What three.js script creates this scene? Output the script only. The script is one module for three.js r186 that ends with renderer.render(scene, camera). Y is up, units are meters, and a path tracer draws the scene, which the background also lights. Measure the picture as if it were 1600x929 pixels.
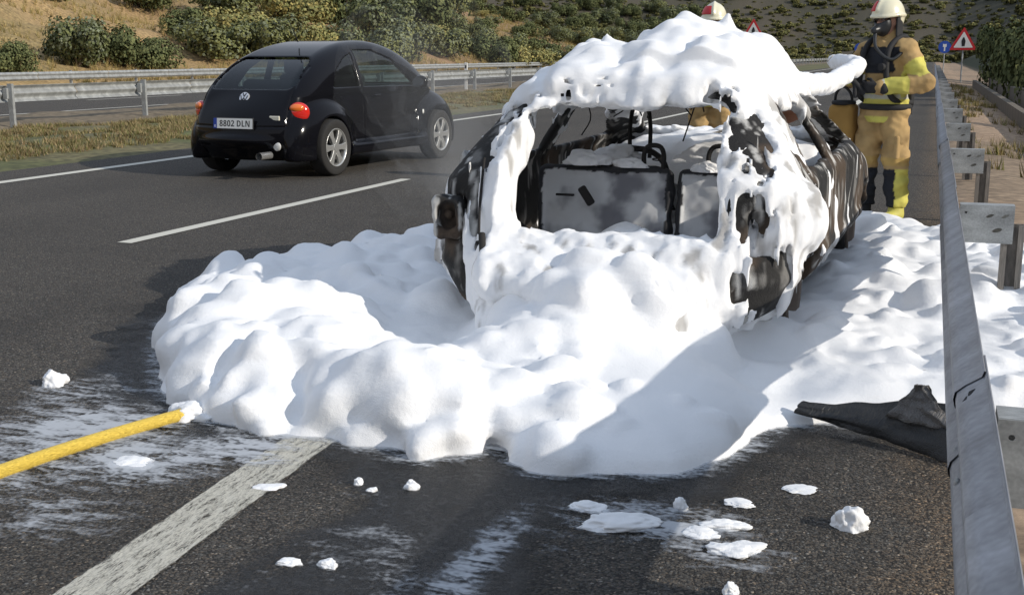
import * as THREE from 'three';
import { mergeGeometries, mergeVertices } from 'three/addons/utils/BufferGeometryUtils.js';
import { RoundedBoxGeometry } from 'three/addons/geometries/RoundedBoxGeometry.js';

// ------------------------------------------------------------------ camera, sky, sun, exposure
const scene = new THREE.Scene();
const FOCAL = 1850, EYE = 1.4, PITCH = Math.atan(379.5 / FOCAL), YAW = THREE.MathUtils.degToRad(19.263);
const camera = new THREE.PerspectiveCamera(2 * Math.atan(464.5 / FOCAL) * 180 / Math.PI, 1600 / 929, 0.1, 3000);
camera.rotation.set(-PITCH, YAW, 0, 'YXZ');
camera.position.set(0, EYE, 0);
camera.updateMatrixWorld(true);
const renderer = new THREE.WebGLRenderer({ antialias: true });
renderer.toneMapping = THREE.LinearToneMapping;
renderer.toneMappingExposure = 0.97;
renderer.shadowMap.enabled = true;
const SUN_UP = THREE.MathUtils.degToRad(25.5), SUN_BACK = THREE.MathUtils.degToRad(8);
const sunDir = new THREE.Vector3(Math.cos(SUN_UP) * Math.cos(SUN_BACK), Math.sin(SUN_UP), Math.cos(SUN_UP) * Math.sin(SUN_BACK));
{ // pale, slightly hazy morning sky: whiter at the horizon, soft blue overhead
  const W = 256, H = 128, d = new Float32Array(W * H * 4);
  for (let r = 0; r < H; r++) for (let c = 0; c < W; c++) { const up = Math.max(0, Math.sin(((r + 0.5) / H - 0.5) * Math.PI)), k = Math.pow(up, 0.55); d.set([0.70 - 0.30 * k, 0.70 - 0.20 * k, 0.72 - 0.05 * k, 1], (r * W + c) * 4); }
  const t = new THREE.DataTexture(d, W, H, THREE.RGBAFormat, THREE.FloatType); t.mapping = THREE.EquirectangularReflectionMapping; t.magFilter = THREE.LinearFilter; t.needsUpdate = true;
  scene.background = t; scene.environment = t;
}
const sun = new THREE.DirectionalLight(new THREE.Color(1, 0.93, 0.83), 3.8);
sun.name = 'sun'; sun.position.copy(sunDir).multiplyScalar(80).add(new THREE.Vector3(-5, 0, -15)); sun.target.position.set(-5, 0, -15);
sun.castShadow = true; sun.shadow.mapSize.set(4096, 4096);
Object.assign(sun.shadow.camera, { left: -60, right: 60, top: 60, bottom: -60, near: 1, far: 260 });
scene.add(sun, sun.target);

// ------------------------------------------------------------------ helpers
let seed = 12345;
const rnd = () => { seed = (seed * 1664525 + 1013904223) >>> 0; return seed / 4294967296; };
const rr = (a, b) => a + (b - a) * rnd();
const clamp = (x, a = 0, b = 1) => x < a ? a : x > b ? b : x;
const ss = (a, b, x) => { const t = clamp((x - a) / (b - a)); return t * t * (3 - 2 * t); };
const mix = (a, b, t) => a + (b - a) * t;
const perm = new Uint8Array(512);
{ const p = [...Array(256).keys()]; for (let i = 255; i > 0; i--) { const j = Math.floor(rnd() * (i + 1)); [p[i], p[j]] = [p[j], p[i]]; } for (let i = 0; i < 512; i++) perm[i] = p[i & 255]; }
const gr = (h, x, y, z) => { h &= 15; const u = h < 8 ? x : y, v = h < 4 ? y : h === 12 || h === 14 ? x : z; return ((h & 1) ? -u : u) + ((h & 2) ? -v : v); };
function noise(x, y, z) {
  const fx = Math.floor(x), fy = Math.floor(y), fz = Math.floor(z), X = fx & 255, Y = fy & 255, Z = fz & 255;
  x -= fx; y -= fy; z -= fz;
  const u = x * x * x * (x * (x * 6 - 15) + 10), v = y * y * y * (y * (y * 6 - 15) + 10), w = z * z * z * (z * (z * 6 - 15) + 10);
  const A = perm[X] + Y, AA = perm[A] + Z, AB = perm[A + 1] + Z, B = perm[X + 1] + Y, BA = perm[B] + Z, BB = perm[B + 1] + Z;
  const l = (a, b, t) => a + (b - a) * t;
  return l(l(l(gr(perm[AA], x, y, z), gr(perm[BA], x - 1, y, z), u), l(gr(perm[AB], x, y - 1, z), gr(perm[BB], x - 1, y - 1, z), u), v),
    l(l(gr(perm[AA + 1], x, y, z - 1), gr(perm[BA + 1], x - 1, y, z - 1), u), l(gr(perm[AB + 1], x, y - 1, z - 1), gr(perm[BB + 1], x - 1, y - 1, z - 1), u), v), w);
}
const fbm = (x, y, z, o = 4) => { let s = 0, a = 0.5; for (let i = 0; i < o; i++) { s += a * noise(x, y, z); x = x * 2.03 + 7.1; y = y * 2.03 + 3.7; z = z * 2.03 + 1.3; a *= 0.5; } return s; };
// a pixel of the 1600 x 929 photograph as a direction; ground() is where it meets height h
function ray(px, py) { return new THREE.Vector3((px - 800) / FOCAL, -(py - 464.5) / FOCAL, -1).normalize().applyEuler(camera.rotation); }
function ground(px, py, h = 0) { const d = ray(px, py), t = (h - EYE) / d.y; return new THREE.Vector3(d.x * t, h, d.z * t); }

const taken = {};
function numbered(name) { const k = taken[name] = (taken[name] ?? -1) + 1; return k ? name + '_' + String(k).padStart(3, '0') : name; }
function shade(o) { o.castShadow = true; o.receiveShadow = true; return o; }
function part(name, geo, mat, parent) { const m = shade(new THREE.Mesh(geo, mat)); m.name = name; parent.add(m); return m; }
function tag(o, label, category, group, kind) { Object.assign(o.userData, { label, category }); if (group) o.userData.group = group; if (kind) o.userData.kind = kind; return o; }
function thing(name, label, category, group) { const g = new THREE.Group(); g.name = numbered(name); scene.add(g); return tag(g, label, category, group); }
function solo(name, geo, mat, label, category, group, kind) { const m = shade(new THREE.Mesh(geo, mat)); m.name = numbered(name); scene.add(m); return tag(m, label, category, group, kind); }
function struct(name, geo, mat) { const m = shade(new THREE.Mesh(geo, mat)); m.name = numbered(name); m.userData.kind = 'structure'; scene.add(m); return m; }
const M = (r, g, b, rough = 0.8, o = {}) => new THREE.MeshPhysicalMaterial({ color: new THREE.Color().setRGB(r, g, b), roughness: rough, side: THREE.DoubleSide, ...o });
const box = (x, y, z, w, h, d, r = 0) => { const g = r ? new RoundedBoxGeometry(w, h, d, 2, r) : new THREE.BoxGeometry(w, h, d); return g.translate(x, y, z); };
const V = (x, y, z) => new THREE.Vector3(x, y, z);
const tube = (pts, r, n = 24, k = 10) => new THREE.TubeGeometry(new THREE.CatmullRomCurve3(pts.map((p) => V(...p))), n, r, k);
function merged(list) { return mergeGeometries(list.map((g) => { const o = g.index ? g.toNonIndexed() : g; for (const k of Object.keys(o.attributes)) if (!['position', 'normal', 'uv'].includes(k)) o.deleteAttribute(k); return o; })); }

// Naive surface nets over a distance function f(x, y, z); coarse blocks far from the surface are skipped.
function nets(f, lo, hi, h, { lip = 1.7, grad = false, colour = null, uv = 0 } = {}) {
  const n = [0, 1, 2].map((i) => Math.ceil((hi[i] - lo[i]) / h) + 1), [nx, ny, nz] = n, F = new Float32Array(nx * ny * nz), B = 6;
  for (let k = 0; k < nz; k += B) for (let j = 0; j < ny; j += B) for (let i = 0; i < nx; i += B) {
    const c = (B - 1) / 2, d = f(lo[0] + (i + c) * h, lo[1] + (j + c) * h, lo[2] + (k + c) * h), far = Math.abs(d) > lip * 0.87 * B * h;
    for (let z = k; z < Math.min(k + B, nz); z++) for (let y = j; y < Math.min(j + B, ny); y++) for (let x = i; x < Math.min(i + B, nx); x++)
      F[x + nx * (y + ny * z)] = far ? d : f(lo[0] + x * h, lo[1] + y * h, lo[2] + z * h);
  }
  const id = new Int32Array(nx * ny * nz).fill(-1), P = [], I = [];
  const off = [0, 1, nx, nx + 1, nx * ny, nx * ny + 1, nx * ny + nx, nx * ny + nx + 1];
  const E = [[0, 1], [2, 3], [4, 5], [6, 7], [0, 2], [1, 3], [4, 6], [5, 7], [0, 4], [1, 5], [2, 6], [3, 7]];
  for (let z = 0; z < nz - 1; z++) for (let y = 0; y < ny - 1; y++) for (let x = 0; x < nx - 1; x++) {
    const a = x + nx * (y + ny * z); let m = 0;
    for (let c = 0; c < 8; c++) if (F[a + off[c]] < 0) m |= 1 << c;
    if (m === 0 || m === 255) continue;
    let sx = 0, sy = 0, sz = 0, s = 0;
    for (const [p, q] of E) if (((m >> p) & 1) !== ((m >> q) & 1)) {
      const fp = F[a + off[p]], fq = F[a + off[q]], t = fp / (fp - fq);
      sx += (p & 1) + ((q & 1) - (p & 1)) * t; sy += ((p >> 1) & 1) + (((q >> 1) & 1) - ((p >> 1) & 1)) * t; sz += (p >> 2) + ((q >> 2) - (p >> 2)) * t; s++;
    }
    id[a] = P.length / 3; P.push(lo[0] + (x + sx / s) * h, lo[1] + (y + sy / s) * h, lo[2] + (z + sz / s) * h);
  }
  const quad = (a, b, c, d, flip) => { if (a < 0 || b < 0 || c < 0 || d < 0) return; flip ? I.push(a, c, b, a, d, c) : I.push(a, b, c, a, c, d); };
  for (let z = 1; z < nz - 1; z++) for (let y = 1; y < ny - 1; y++) for (let x = 1; x < nx - 1; x++) {
    const a = x + nx * (y + ny * z), s = F[a] < 0;
    if (s !== (F[a + 1] < 0)) quad(id[a - nx - nx * ny], id[a - nx * ny], id[a], id[a - nx], !s);
    if (s !== (F[a + nx] < 0)) quad(id[a - 1 - nx * ny], id[a - 1], id[a], id[a - nx * ny], !s);
    if (s !== (F[a + nx * ny] < 0)) quad(id[a - 1 - nx], id[a - nx], id[a], id[a - 1], !s);
  }
  const g = new THREE.BufferGeometry(); g.setAttribute('position', new THREE.Float32BufferAttribute(P, 3)); g.setIndex(I);
  if (grad) {
    const N = new Float32Array(P.length), e = h * 0.6;
    for (let i = 0; i < P.length; i += 3) {
      const [x, y, z] = [P[i], P[i + 1], P[i + 2]];
      let a = f(x + e, y, z) - f(x - e, y, z), b = f(x, y + e, z) - f(x, y - e, z), c = f(x, y, z + e) - f(x, y, z - e); const l = Math.hypot(a, b, c) || 1;
      N[i] = a / l; N[i + 1] = b / l; N[i + 2] = c / l;
    }
    g.setAttribute('normal', new THREE.BufferAttribute(N, 3));
  } else g.computeVertexNormals();
  if (colour) { const C = new Float32Array(P.length), N = g.attributes.normal.array; for (let i = 0; i < P.length; i += 3) { const c = colour(P[i], P[i + 1], P[i + 2], N[i], N[i + 1], N[i + 2]); C[i] = c[0]; C[i + 1] = c[1]; C[i + 2] = c[2]; } g.setAttribute('color', new THREE.BufferAttribute(C, 3)); }
  if (uv) { const U = []; for (let i = 0; i < P.length; i += 3) U.push((P[i] - 0.6 * P[i + 1]) * uv, (P[i + 2] - 0.6 * P[i + 1]) * uv); g.setAttribute('uv', new THREE.Float32BufferAttribute(U, 2)); }
  return g;
}
const smin = (a, b, k) => { const h = Math.max(k - Math.abs(a - b), 0) / k; return Math.min(a, b) - h * h * k * 0.25; };
const smax = (a, b, k) => -smin(-a, -b, k);
const capsule = (x, y, z, a, b, ra, rb) => { const bx = b[0] - a[0], by = b[1] - a[1], bz = b[2] - a[2], t = clamp(((x - a[0]) * bx + (y - a[1]) * by + (z - a[2]) * bz) / (bx * bx + by * by + bz * bz)); return Math.hypot(x - a[0] - bx * t, y - a[1] - by * t, z - a[2] - bz * t) - mix(ra, rb, t); };
const ellip = (x, y, z, rx, ry, rz) => { const k0 = Math.hypot(x / rx, y / ry, z / rz), k1 = Math.hypot(x / (rx * rx), y / (ry * ry), z / (rz * rz)); return k1 < 1e-9 ? -Math.min(rx, ry, rz) : k0 * (k0 - 1) / k1; };
const sbox = (x, y, z, w, h, d, r = 0) => { const a = Math.abs(x) - w + r, b = Math.abs(y) - h + r, c = Math.abs(z) - d + r; return Math.hypot(Math.max(a, 0), Math.max(b, 0), Math.max(c, 0)) + Math.min(Math.max(a, b, c), 0) - r; };
function poly2(P, x, y) { // signed distance to a polygon, inside negative
  let d = 1e9, s = 1;
  for (let i = 0, j = P.length - 1; i < P.length; j = i++) {
    const ex = P[j][0] - P[i][0], ey = P[j][1] - P[i][1], wx = x - P[i][0], wy = y - P[i][1], t = clamp((wx * ex + wy * ey) / (ex * ex + ey * ey));
    d = Math.min(d, (wx - ex * t) ** 2 + (wy - ey * t) ** 2);
    const a = y >= P[i][1], b = y < P[j][1], c = ex * wy > ey * wx;
    if ((a && b && c) || (!a && !b && !c)) s = -s;
  }
  return s * Math.sqrt(d);
}
function texture(w, h, fn, srgb = true, repeat = true) {
  const d = new Uint8Array(w * h * 4);
  for (let y = 0; y < h; y++) for (let x = 0; x < w; x++) { const c = fn(x, y), i = (y * w + x) * 4; d[i] = clamp(c[0]) * 255; d[i + 1] = clamp(c[1]) * 255; d[i + 2] = clamp(c[2]) * 255; d[i + 3] = 255; }
  const t = new THREE.DataTexture(d, w, h); t.magFilter = THREE.LinearFilter; t.minFilter = THREE.LinearMipmapLinearFilter; t.generateMipmaps = true;
  if (repeat) t.wrapS = t.wrapT = THREE.RepeatWrapping; if (srgb) t.colorSpace = THREE.SRGBColorSpace; t.needsUpdate = true; return t;
}
// noise that wraps over one tile
const tnoise = (u, v, f, z = 0) => { const a = u * 2 * Math.PI, b = v * 2 * Math.PI, r = f / (2 * Math.PI); return noise(Math.cos(a) * r + 11 + z, Math.sin(a) * r + Math.cos(b) * r * 1.01 + z * 1.7, Math.sin(b) * r + 5); };
// ------------------------------------------------------------------ ground, roads, markings
const TW = 1024, stoneH = new Float32Array(TW * TW), stoneC = new Float32Array(TW * TW).fill(0.16), stoneW = new Float32Array(TW * TW);
for (let i = 0; i < 34000; i++) { // chippings of a coarse surface dressing, one tile = 1.6 m
  const cx = rnd() * TW, cy = rnd() * TW, r = rr(1.6, 5.2), e = rr(0.7, 1.4), top = rr(0.4, 1), v = rnd() < 0.07 ? rr(0.42, 0.62) : rr(0.22, 0.4), w = rr(-1, 1);
  for (let y = Math.floor(cy - r * 1.4); y <= cy + r * 1.4; y++) for (let x = Math.floor(cx - r * 1.4); x <= cx + r * 1.4; x++) {
    const q = Math.hypot((x - cx) * e, (y - cy) / e) / r; if (q > 1) continue;
    const k = (x & (TW - 1)) + TW * (y & (TW - 1)), hh = top * Math.sqrt(1 - q * q * 0.9); if (hh > stoneH[k]) { stoneH[k] = hh; stoneC[k] = v; stoneW[k] = w; }
  }
}
const asphaltMap = texture(TW, TW, (x, y) => { const k = x + y * TW, c = stoneC[k] * (0.8 + 0.2 * stoneH[k]), w = stoneW[k] * 0.06; return [c * (1.0 + w), c * 0.97, c * (0.91 - w)]; });
const asphaltBump = texture(TW, TW, (x, y) => { const h = stoneH[x + y * TW]; return [h, h, h]; }, false);
const speckMap = texture(512, 512, (x, y) => { const u = x / 512 * 16, v = y / 512 * 16, t = (n) => { const fx = x / 512, fy = y / 512; return n(u, v) * (1 - fx) * (1 - fy) + n(u - 16, v) * fx * (1 - fy) + n(u, v - 16) * (1 - fx) * fy + n(u - 16, v - 16) * fx * fy; }; const k = clamp(0.72 + 0.55 * t((a, b) => fbm(a, b, 2.2, 5)) + 0.1 * (rnd() - 0.5)); return [k, k, k]; });
const meterUV = (g, k = 1) => { const p = g.attributes.position, u = []; for (let i = 0; i < p.count; i++) u.push(p.getX(i) * k, p.getZ(i) * k); g.setAttribute('uv', new THREE.Float32BufferAttribute(u, 2)); return g; };
function sheet(xs, zs, height, colour, uvk = 1) {
  const P = [], C = [], I = [], nx = xs.length, nz = zs.length;
  for (const z of zs) for (const x of xs) { const y = height(x, z); P.push(x, y, z); if (colour) C.push(...colour(x, y, z)); }
  for (let j = 0; j < nz - 1; j++) for (let i = 0; i < nx - 1; i++) { const a = i + j * nx; (zs[1] > zs[0]) ? I.push(a, a + nx, a + 1, a + 1, a + nx, a + nx + 1) : I.push(a, a + 1, a + nx, a + 1, a + nx + 1, a + nx); }
  const g = new THREE.BufferGeometry(); g.setAttribute('position', new THREE.Float32BufferAttribute(P, 3)); if (colour) g.setAttribute('color', new THREE.Float32BufferAttribute(C, 3));
  g.setIndex(I); g.computeVertexNormals(); return meterUV(g, uvk);
}
const steps = (...spans) => { const o = []; for (const [a, b, s] of spans) for (let v = a; v < b - 1e-6; v += s) o.push(v); o.push(spans.at(-1)[1]); return o; };

const ROAD_L = -11.3, ROAD_R = 0.22, FAR = 240;
function terrain(x, z) { // y of the natural ground
  const f = -z; let y = -0.05;
  if (x > ROAD_L && x < ROAD_R + 0.05) y = -0.06;
  else if (x >= ROAD_R) {
    const q = x - ROAD_R; y = -0.03 - 0.14 * ss(0.3, 2.0, q) + 0.05 * fbm(x * 2.2, 3, z * 2.2, 3) * ss(0, 0.3, q);
    y += 0.42 * Math.max(0, x - 3.6) * ss(3.6, 6, x) + 0.5 * Math.max(0, fbm(x * 0.2, 1, z * 0.15, 3)) * ss(4, 8, x);
  } else if (x > -19.6) y = 0.02 + 0.14 * ss(ROAD_L, -12.6, x) * (0.6 + fbm(x * 0.6, 4, z * 0.5, 3)) - 0.04 * ss(-17, -19.4, x);
  else if (x > -31.2) y = -0.06;
  else { const q = -31.2 - x; y = (0.3 * q + 0.55 * fbm(x * 0.11, 8, z * 0.09, 4) * Math.min(q, 6) * 0.8 + 0.3 * fbm(x * 0.5, 2, z * 0.5, 3) * Math.min(1, q * 0.5)) * (1 - 0.55 * ss(110, 230, f)); if (y > 17) y = 17 + (y - 17) * 0.15; }
  const far = Math.max(0, f - 235); // the far hillside that closes the view
  y += far * 0.155 * (1 + 0.28 * fbm(x * 0.006, 1, z * 0.006, 4)) * ss(0, 120, far) * 1.25 + (far > 0 ? 2.2 * fbm(x * 0.03, 2, z * 0.03, 3) * ss(0, 60, far) : 0);
  return y;
}
const soil = (x, y, z) => {
  const f = -z, n = fbm(x * 0.09, 5, z * 0.09, 4), m = fbm(x * 0.55, 9, z * 0.55, 3), grain = 1 + 0.35 * m;
  let c;
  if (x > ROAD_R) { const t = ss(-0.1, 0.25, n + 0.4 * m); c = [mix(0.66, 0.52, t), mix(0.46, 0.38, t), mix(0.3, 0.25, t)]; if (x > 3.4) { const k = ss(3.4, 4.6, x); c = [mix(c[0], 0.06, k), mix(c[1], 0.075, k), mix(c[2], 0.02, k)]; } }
  else if (x > -20) { const t = ss(-0.2, 0.2, m + 0.5 * noise(x * 1.7, 1, z * 0.4)), bare = ss(-14.6, -15.6, x); c = [mix(mix(0.3, 0.18, t), 0.36, bare), mix(mix(0.26, 0.2, t), 0.28, bare), mix(mix(0.12, 0.07, t), 0.18, bare)]; }
  else { const red = ss(40, 95, f) * 0.75, g = ss(-0.12, 0.22, n + 0.45 * m); c = [mix(mix(0.78, 0.55, red), 0.4, g * 0.6), mix(mix(0.53, 0.31, red), 0.32, g * 0.6), mix(mix(0.24, 0.17, red), 0.13, g * 0.6)]; }
  if (f > 225) { const k = ss(225, 260, f), t = ss(-0.2, 0.25, fbm(x * 0.03, 4, z * 0.02, 4)); c = [mix(c[0], mix(0.16, 0.095, t), k), mix(c[1], mix(0.132, 0.092, t), k), mix(c[2], mix(0.085, 0.055, t), k)]; }
  return c.map((v) => v * grain);
};
const mGround = M(1, 1, 1, 0.97, { vertexColors: true, map: speckMap });
{
  const xs = steps([-700, -200, 25], [-200, -70, 6], [-70, -31, 1.0], [-31, -11.4, 0.4], [-11.4, 0.2, 2.9], [0.2, 4, 0.12], [4, 14, 0.5], [14, 60, 3], [60, 500, 22]);
  const zs = steps([-900, -300, 15], [-300, -120, 3], [-120, -60, 1.2], [-60, -2, 0.5], [-2, 60, 6]);
  struct('ground', sheet(xs, zs, terrain, soil, 0.45), mGround);
}
const mRoad = M(1.2, 1.12, 1.03, 0.86, { vertexColors: true, map: asphaltMap, bumpMap: asphaltBump, bumpScale: 0.004 });
const footprint = [[-3.3, 7.6], [-3.64, 6.7], [-4.04, 5.95], [-3.75, 5.2], [-3.37, 4.6], [-3.0, 4.1], [-2.68, 3.85], [-2.32, 3.67], [-1.96, 3.74], [-1.6, 3.63], [-1.45, 3.75], [-1.41, 3.83], [-1.16, 3.64], [-0.73, 3.79], [-0.6, 4.0], [-0.5, 4.42], [-0.15, 4.6], [0.14, 4.68], [0.6, 4.9], [1.5, 5.3], [1.6, 8.2], [0.7, 8.9], [0.2, 9.6], [-0.1, 10.3], [-0.5, 10.6], [-1.2, 9.9], [-2.4, 9.5]];
const tarmac = (x, y, z) => { // age, tyre lanes and water that ran from the foam, each with its own outline
  const f = -z, lane = fbm(x * 1.3, 2, z * 0.12, 3), patch = fbm(x * 0.5, 7, z * 0.5, 4);
  let v = 0.88 + 0.3 * lane + 0.3 * patch; for (const t of [-3.0, -4.6, -6.7, -8.3]) v *= 1 - 0.13 * Math.exp(-(((x - t + 0.15 * fbm(1, 2, z * 0.1, 2)) / 0.32) ** 2));
  if (f < 12 && x > -6) {
    const d = poly2(footprint, x, f) + 0.55 * fbm(x * 1.4, 3, z * 1.4, 4), w = 1 - ss(0.1, 0.42, d), run = 1 - ss(0.02, 0.14, Math.abs(x + 1.28 + 0.2 * fbm(0, 1, z * 1.5, 2)) - 0.3 - 0.3 * fbm(x * 2, 4, z * 0.7, 3));
    v *= 1 - 0.42 * Math.max(w, run * ss(5, 4, f) * 0.9);
    v *= 1 - 0.12 * ss(-0.1, 0.25, fbm(x * 3, 5, z * 3, 3));
  }
  const dust = ss(-0.12, 0.12, x + 0.2 * fbm(x * 3, 2, z * 3, 3)) * 0.8; // soil washed along the foot of the rail
  return [v * mix(0.98, 1.75, dust), v * mix(0.98, 1.45, dust), v * mix(1, 1.15, dust)];
};
{
  const xs = steps([ROAD_L, -5, 0.5], [-5, ROAD_R, 0.05]), zs = steps([-FAR, -40, 8], [-40, -12, 1], [-12, -2, 0.05], [-2, 20, 4]);
  struct('road', sheet(xs, zs, () => 0, tarmac, 1 / 1.15), mRoad);
  struct('opposite_road', sheet(steps([-30.6, -19.8, 1.2]), steps([-FAR, 10, 10]), () => 0.0, tarmac, 1 / 1.6), mRoad);
}
const wornAlpha = texture(1024, 256, (x, y) => { const u = x / 1024, v = y / 256, edge = Math.min(v, 1 - v) * 2, n = fbm(u * 40, v * 10, 1, 4), fine = stoneH[(x * 2 & 1023) + TW * (y * 2 & 1023)]; const a = clamp((0.5 + fine * 0.75 + n * 1.2) * ss(0.0, 0.1, edge + n * 0.12)); return [a, a, a]; }, false, false);
const mPaint = M(0.62, 0.6, 0.52, 0.75, { alphaMap: wornAlpha, transparent: true, bumpMap: asphaltBump, bumpScale: 0.002 });
const mPaintFar = M(0.62, 0.6, 0.52, 0.75);
function stripe(name, a, b, w, mat, y = 0.005) { // a painted band from a to b on the road
  const d = new THREE.Vector2(b.x - a.x, b.z - a.z), L = d.length(); d.normalize(); const nx = -d.y * w / 2, nz = d.x * w / 2, g = new THREE.BufferGeometry();
  g.setAttribute('position', new THREE.Float32BufferAttribute([a.x - nx, y, a.z - nz, a.x + nx, y, a.z + nz, b.x + nx, y, b.z + nz, b.x - nx, y, b.z - nz], 3));
  g.setAttribute('uv', new THREE.Float32BufferAttribute([0, 0, 0, 1, L / 4, 1, L / 4, 0].map((v, i) => v), 2)); g.setIndex([0, 1, 2, 0, 2, 3]); g.computeVertexNormals();
  struct(name, g, mat);
}
const lineDir = (p, q, far) => { const d = q.clone().sub(p); return p.clone().addScaledVector(d, far / d.length()); };
{ const p = ground(145, 929), q = ground(480, 690); stripe('shoulder_line', lineDir(p, q, -1.2), lineDir(p, q, 2.7), 0.205, mPaint); stripe('shoulder_line', V(-2.05, 0, -9.6), V(-2.05, 0, -220), 0.2, mPaintFar); }
for (let k = 0; k < 9; k++) stripe('lane_dash', V(-5.7 + k * 0.0, 0, -7.4 - k * 17), V(-5.62, 0, -12.4 - k * 17), 0.13, mPaintFar);
stripe('edge_line', V(-9.75, 0, 5), V(-9.6, 0, -230), 0.17, mPaintFar);
stripe('opposite_line', V(-20.6, 0, 5), V(-20.6, 0, -230), 0.15, mPaintFar, 0.006);
stripe('opposite_line', V(-29.2, 0, 5), V(-29.2, 0, -230), 0.15, mPaintFar, 0.006);
for (let k = 0; k < 12; k++) stripe('opposite_dash', V(-24.9, 0, -14 - k * 17), V(-24.9, 0, -19 - k * 17), 0.13, mPaintFar, 0.006);

{ // a crack in the hard shoulder
  const mCrack = M(0.012, 0.012, 0.012, 0.95), pts = [[672, 700], [684, 740], [690, 780], [702, 830], [712, 880], [724, 935]].map(([a, b]) => ground(a, b)), P = [], I = [];
  const fine = []; for (let i = 0; i < pts.length - 1; i++) for (let k = 0; k < 8; k++) { const q = pts[i].clone().lerp(pts[i + 1], k / 8); q.x += 0.02 * noise(q.z * 14, 3, 1); fine.push(q); }
  fine.forEach((q, i) => { const w = 0.003 + 0.004 * Math.abs(noise(i * 0.7, 1, 5)); P.push(q.x - w, 0.0035, q.z, q.x + w, 0.0035, q.z); if (i) I.push(i * 2 - 2, i * 2 - 1, i * 2, i * 2 - 1, i * 2 + 1, i * 2); });
  const g = new THREE.BufferGeometry(); g.setAttribute('position', new THREE.Float32BufferAttribute(P, 3)); g.setIndex(I); g.computeVertexNormals(); struct('road_crack', g, mCrack);
}
// ------------------------------------------------------------------ guardrails
const galvMap = texture(512, 512, (x, y) => { const n = fbm(x / 90, y / 40, 3, 5), s = fbm(x / 5, y / 5, 8, 3); const k = clamp(0.8 + n * 0.26 + s * 0.16); return [k, k, k * 1.02]; });
const mGalv = M(0.44, 0.46, 0.48, 0.5, { metalness: 0.25, map: galvMap });
const mGalvDull = M(0.56, 0.58, 0.55, 0.6, { metalness: 0.25, map: galvMap });
const mHole = M(0.01, 0.01, 0.012, 0.9);
const mPost = M(0.42, 0.38, 0.32, 0.75, { metalness: 0.2, map: galvMap });
// W section: u = away from the traffic, v = up from the centre line
const wProfile = [[0.083, 0.155], [0.078, 0.142], [0.03, 0.118], [0.004, 0.1], [0, 0.084], [0.006, 0.066], [0.03, 0.044], [0.066, 0.018], [0.074, 0], [0.066, -0.018], [0.03, -0.044], [0.006, -0.066], [0, -0.084], [0.004, -0.1], [0.03, -0.118], [0.078, -0.142], [0.083, -0.155]];
function beam(z0, z1, x0, yc, side, bulge = 0) { // sheet with thickness, from z0 to z1, rounded on the traffic side
  const T = 0.004, D = 0.74, ring = [...wProfile.map(([u, v]) => [u * D - bulge, v]), ...[...wProfile].reverse().map(([u, v]) => [u * D + T - bulge, v])], N = ring.length, P = [], U = [], I = [];
  const n = Math.max(1, Math.round(Math.abs(z1 - z0) / 1));
  for (let k = 0; k <= n; k++) { const z = mix(z0, z1, k / n); ring.forEach(([u, v], i) => { P.push(x0 + side * u, yc + v, z); U.push(i / N * 0.7, z * 0.5); }); }
  for (let k = 0; k < n; k++) for (let i = 0; i < N; i++) { const a = k * N + i, b = k * N + (i + 1) % N; I.push(a, b, a + N, b, b + N, a + N); }
  const g = new THREE.BufferGeometry(); g.setAttribute('position', new THREE.Float32BufferAttribute(P, 3)); g.setAttribute('uv', new THREE.Float32BufferAttribute(U, 2)); g.setIndex(I); g.computeVertexNormals(); return g;
}
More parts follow.
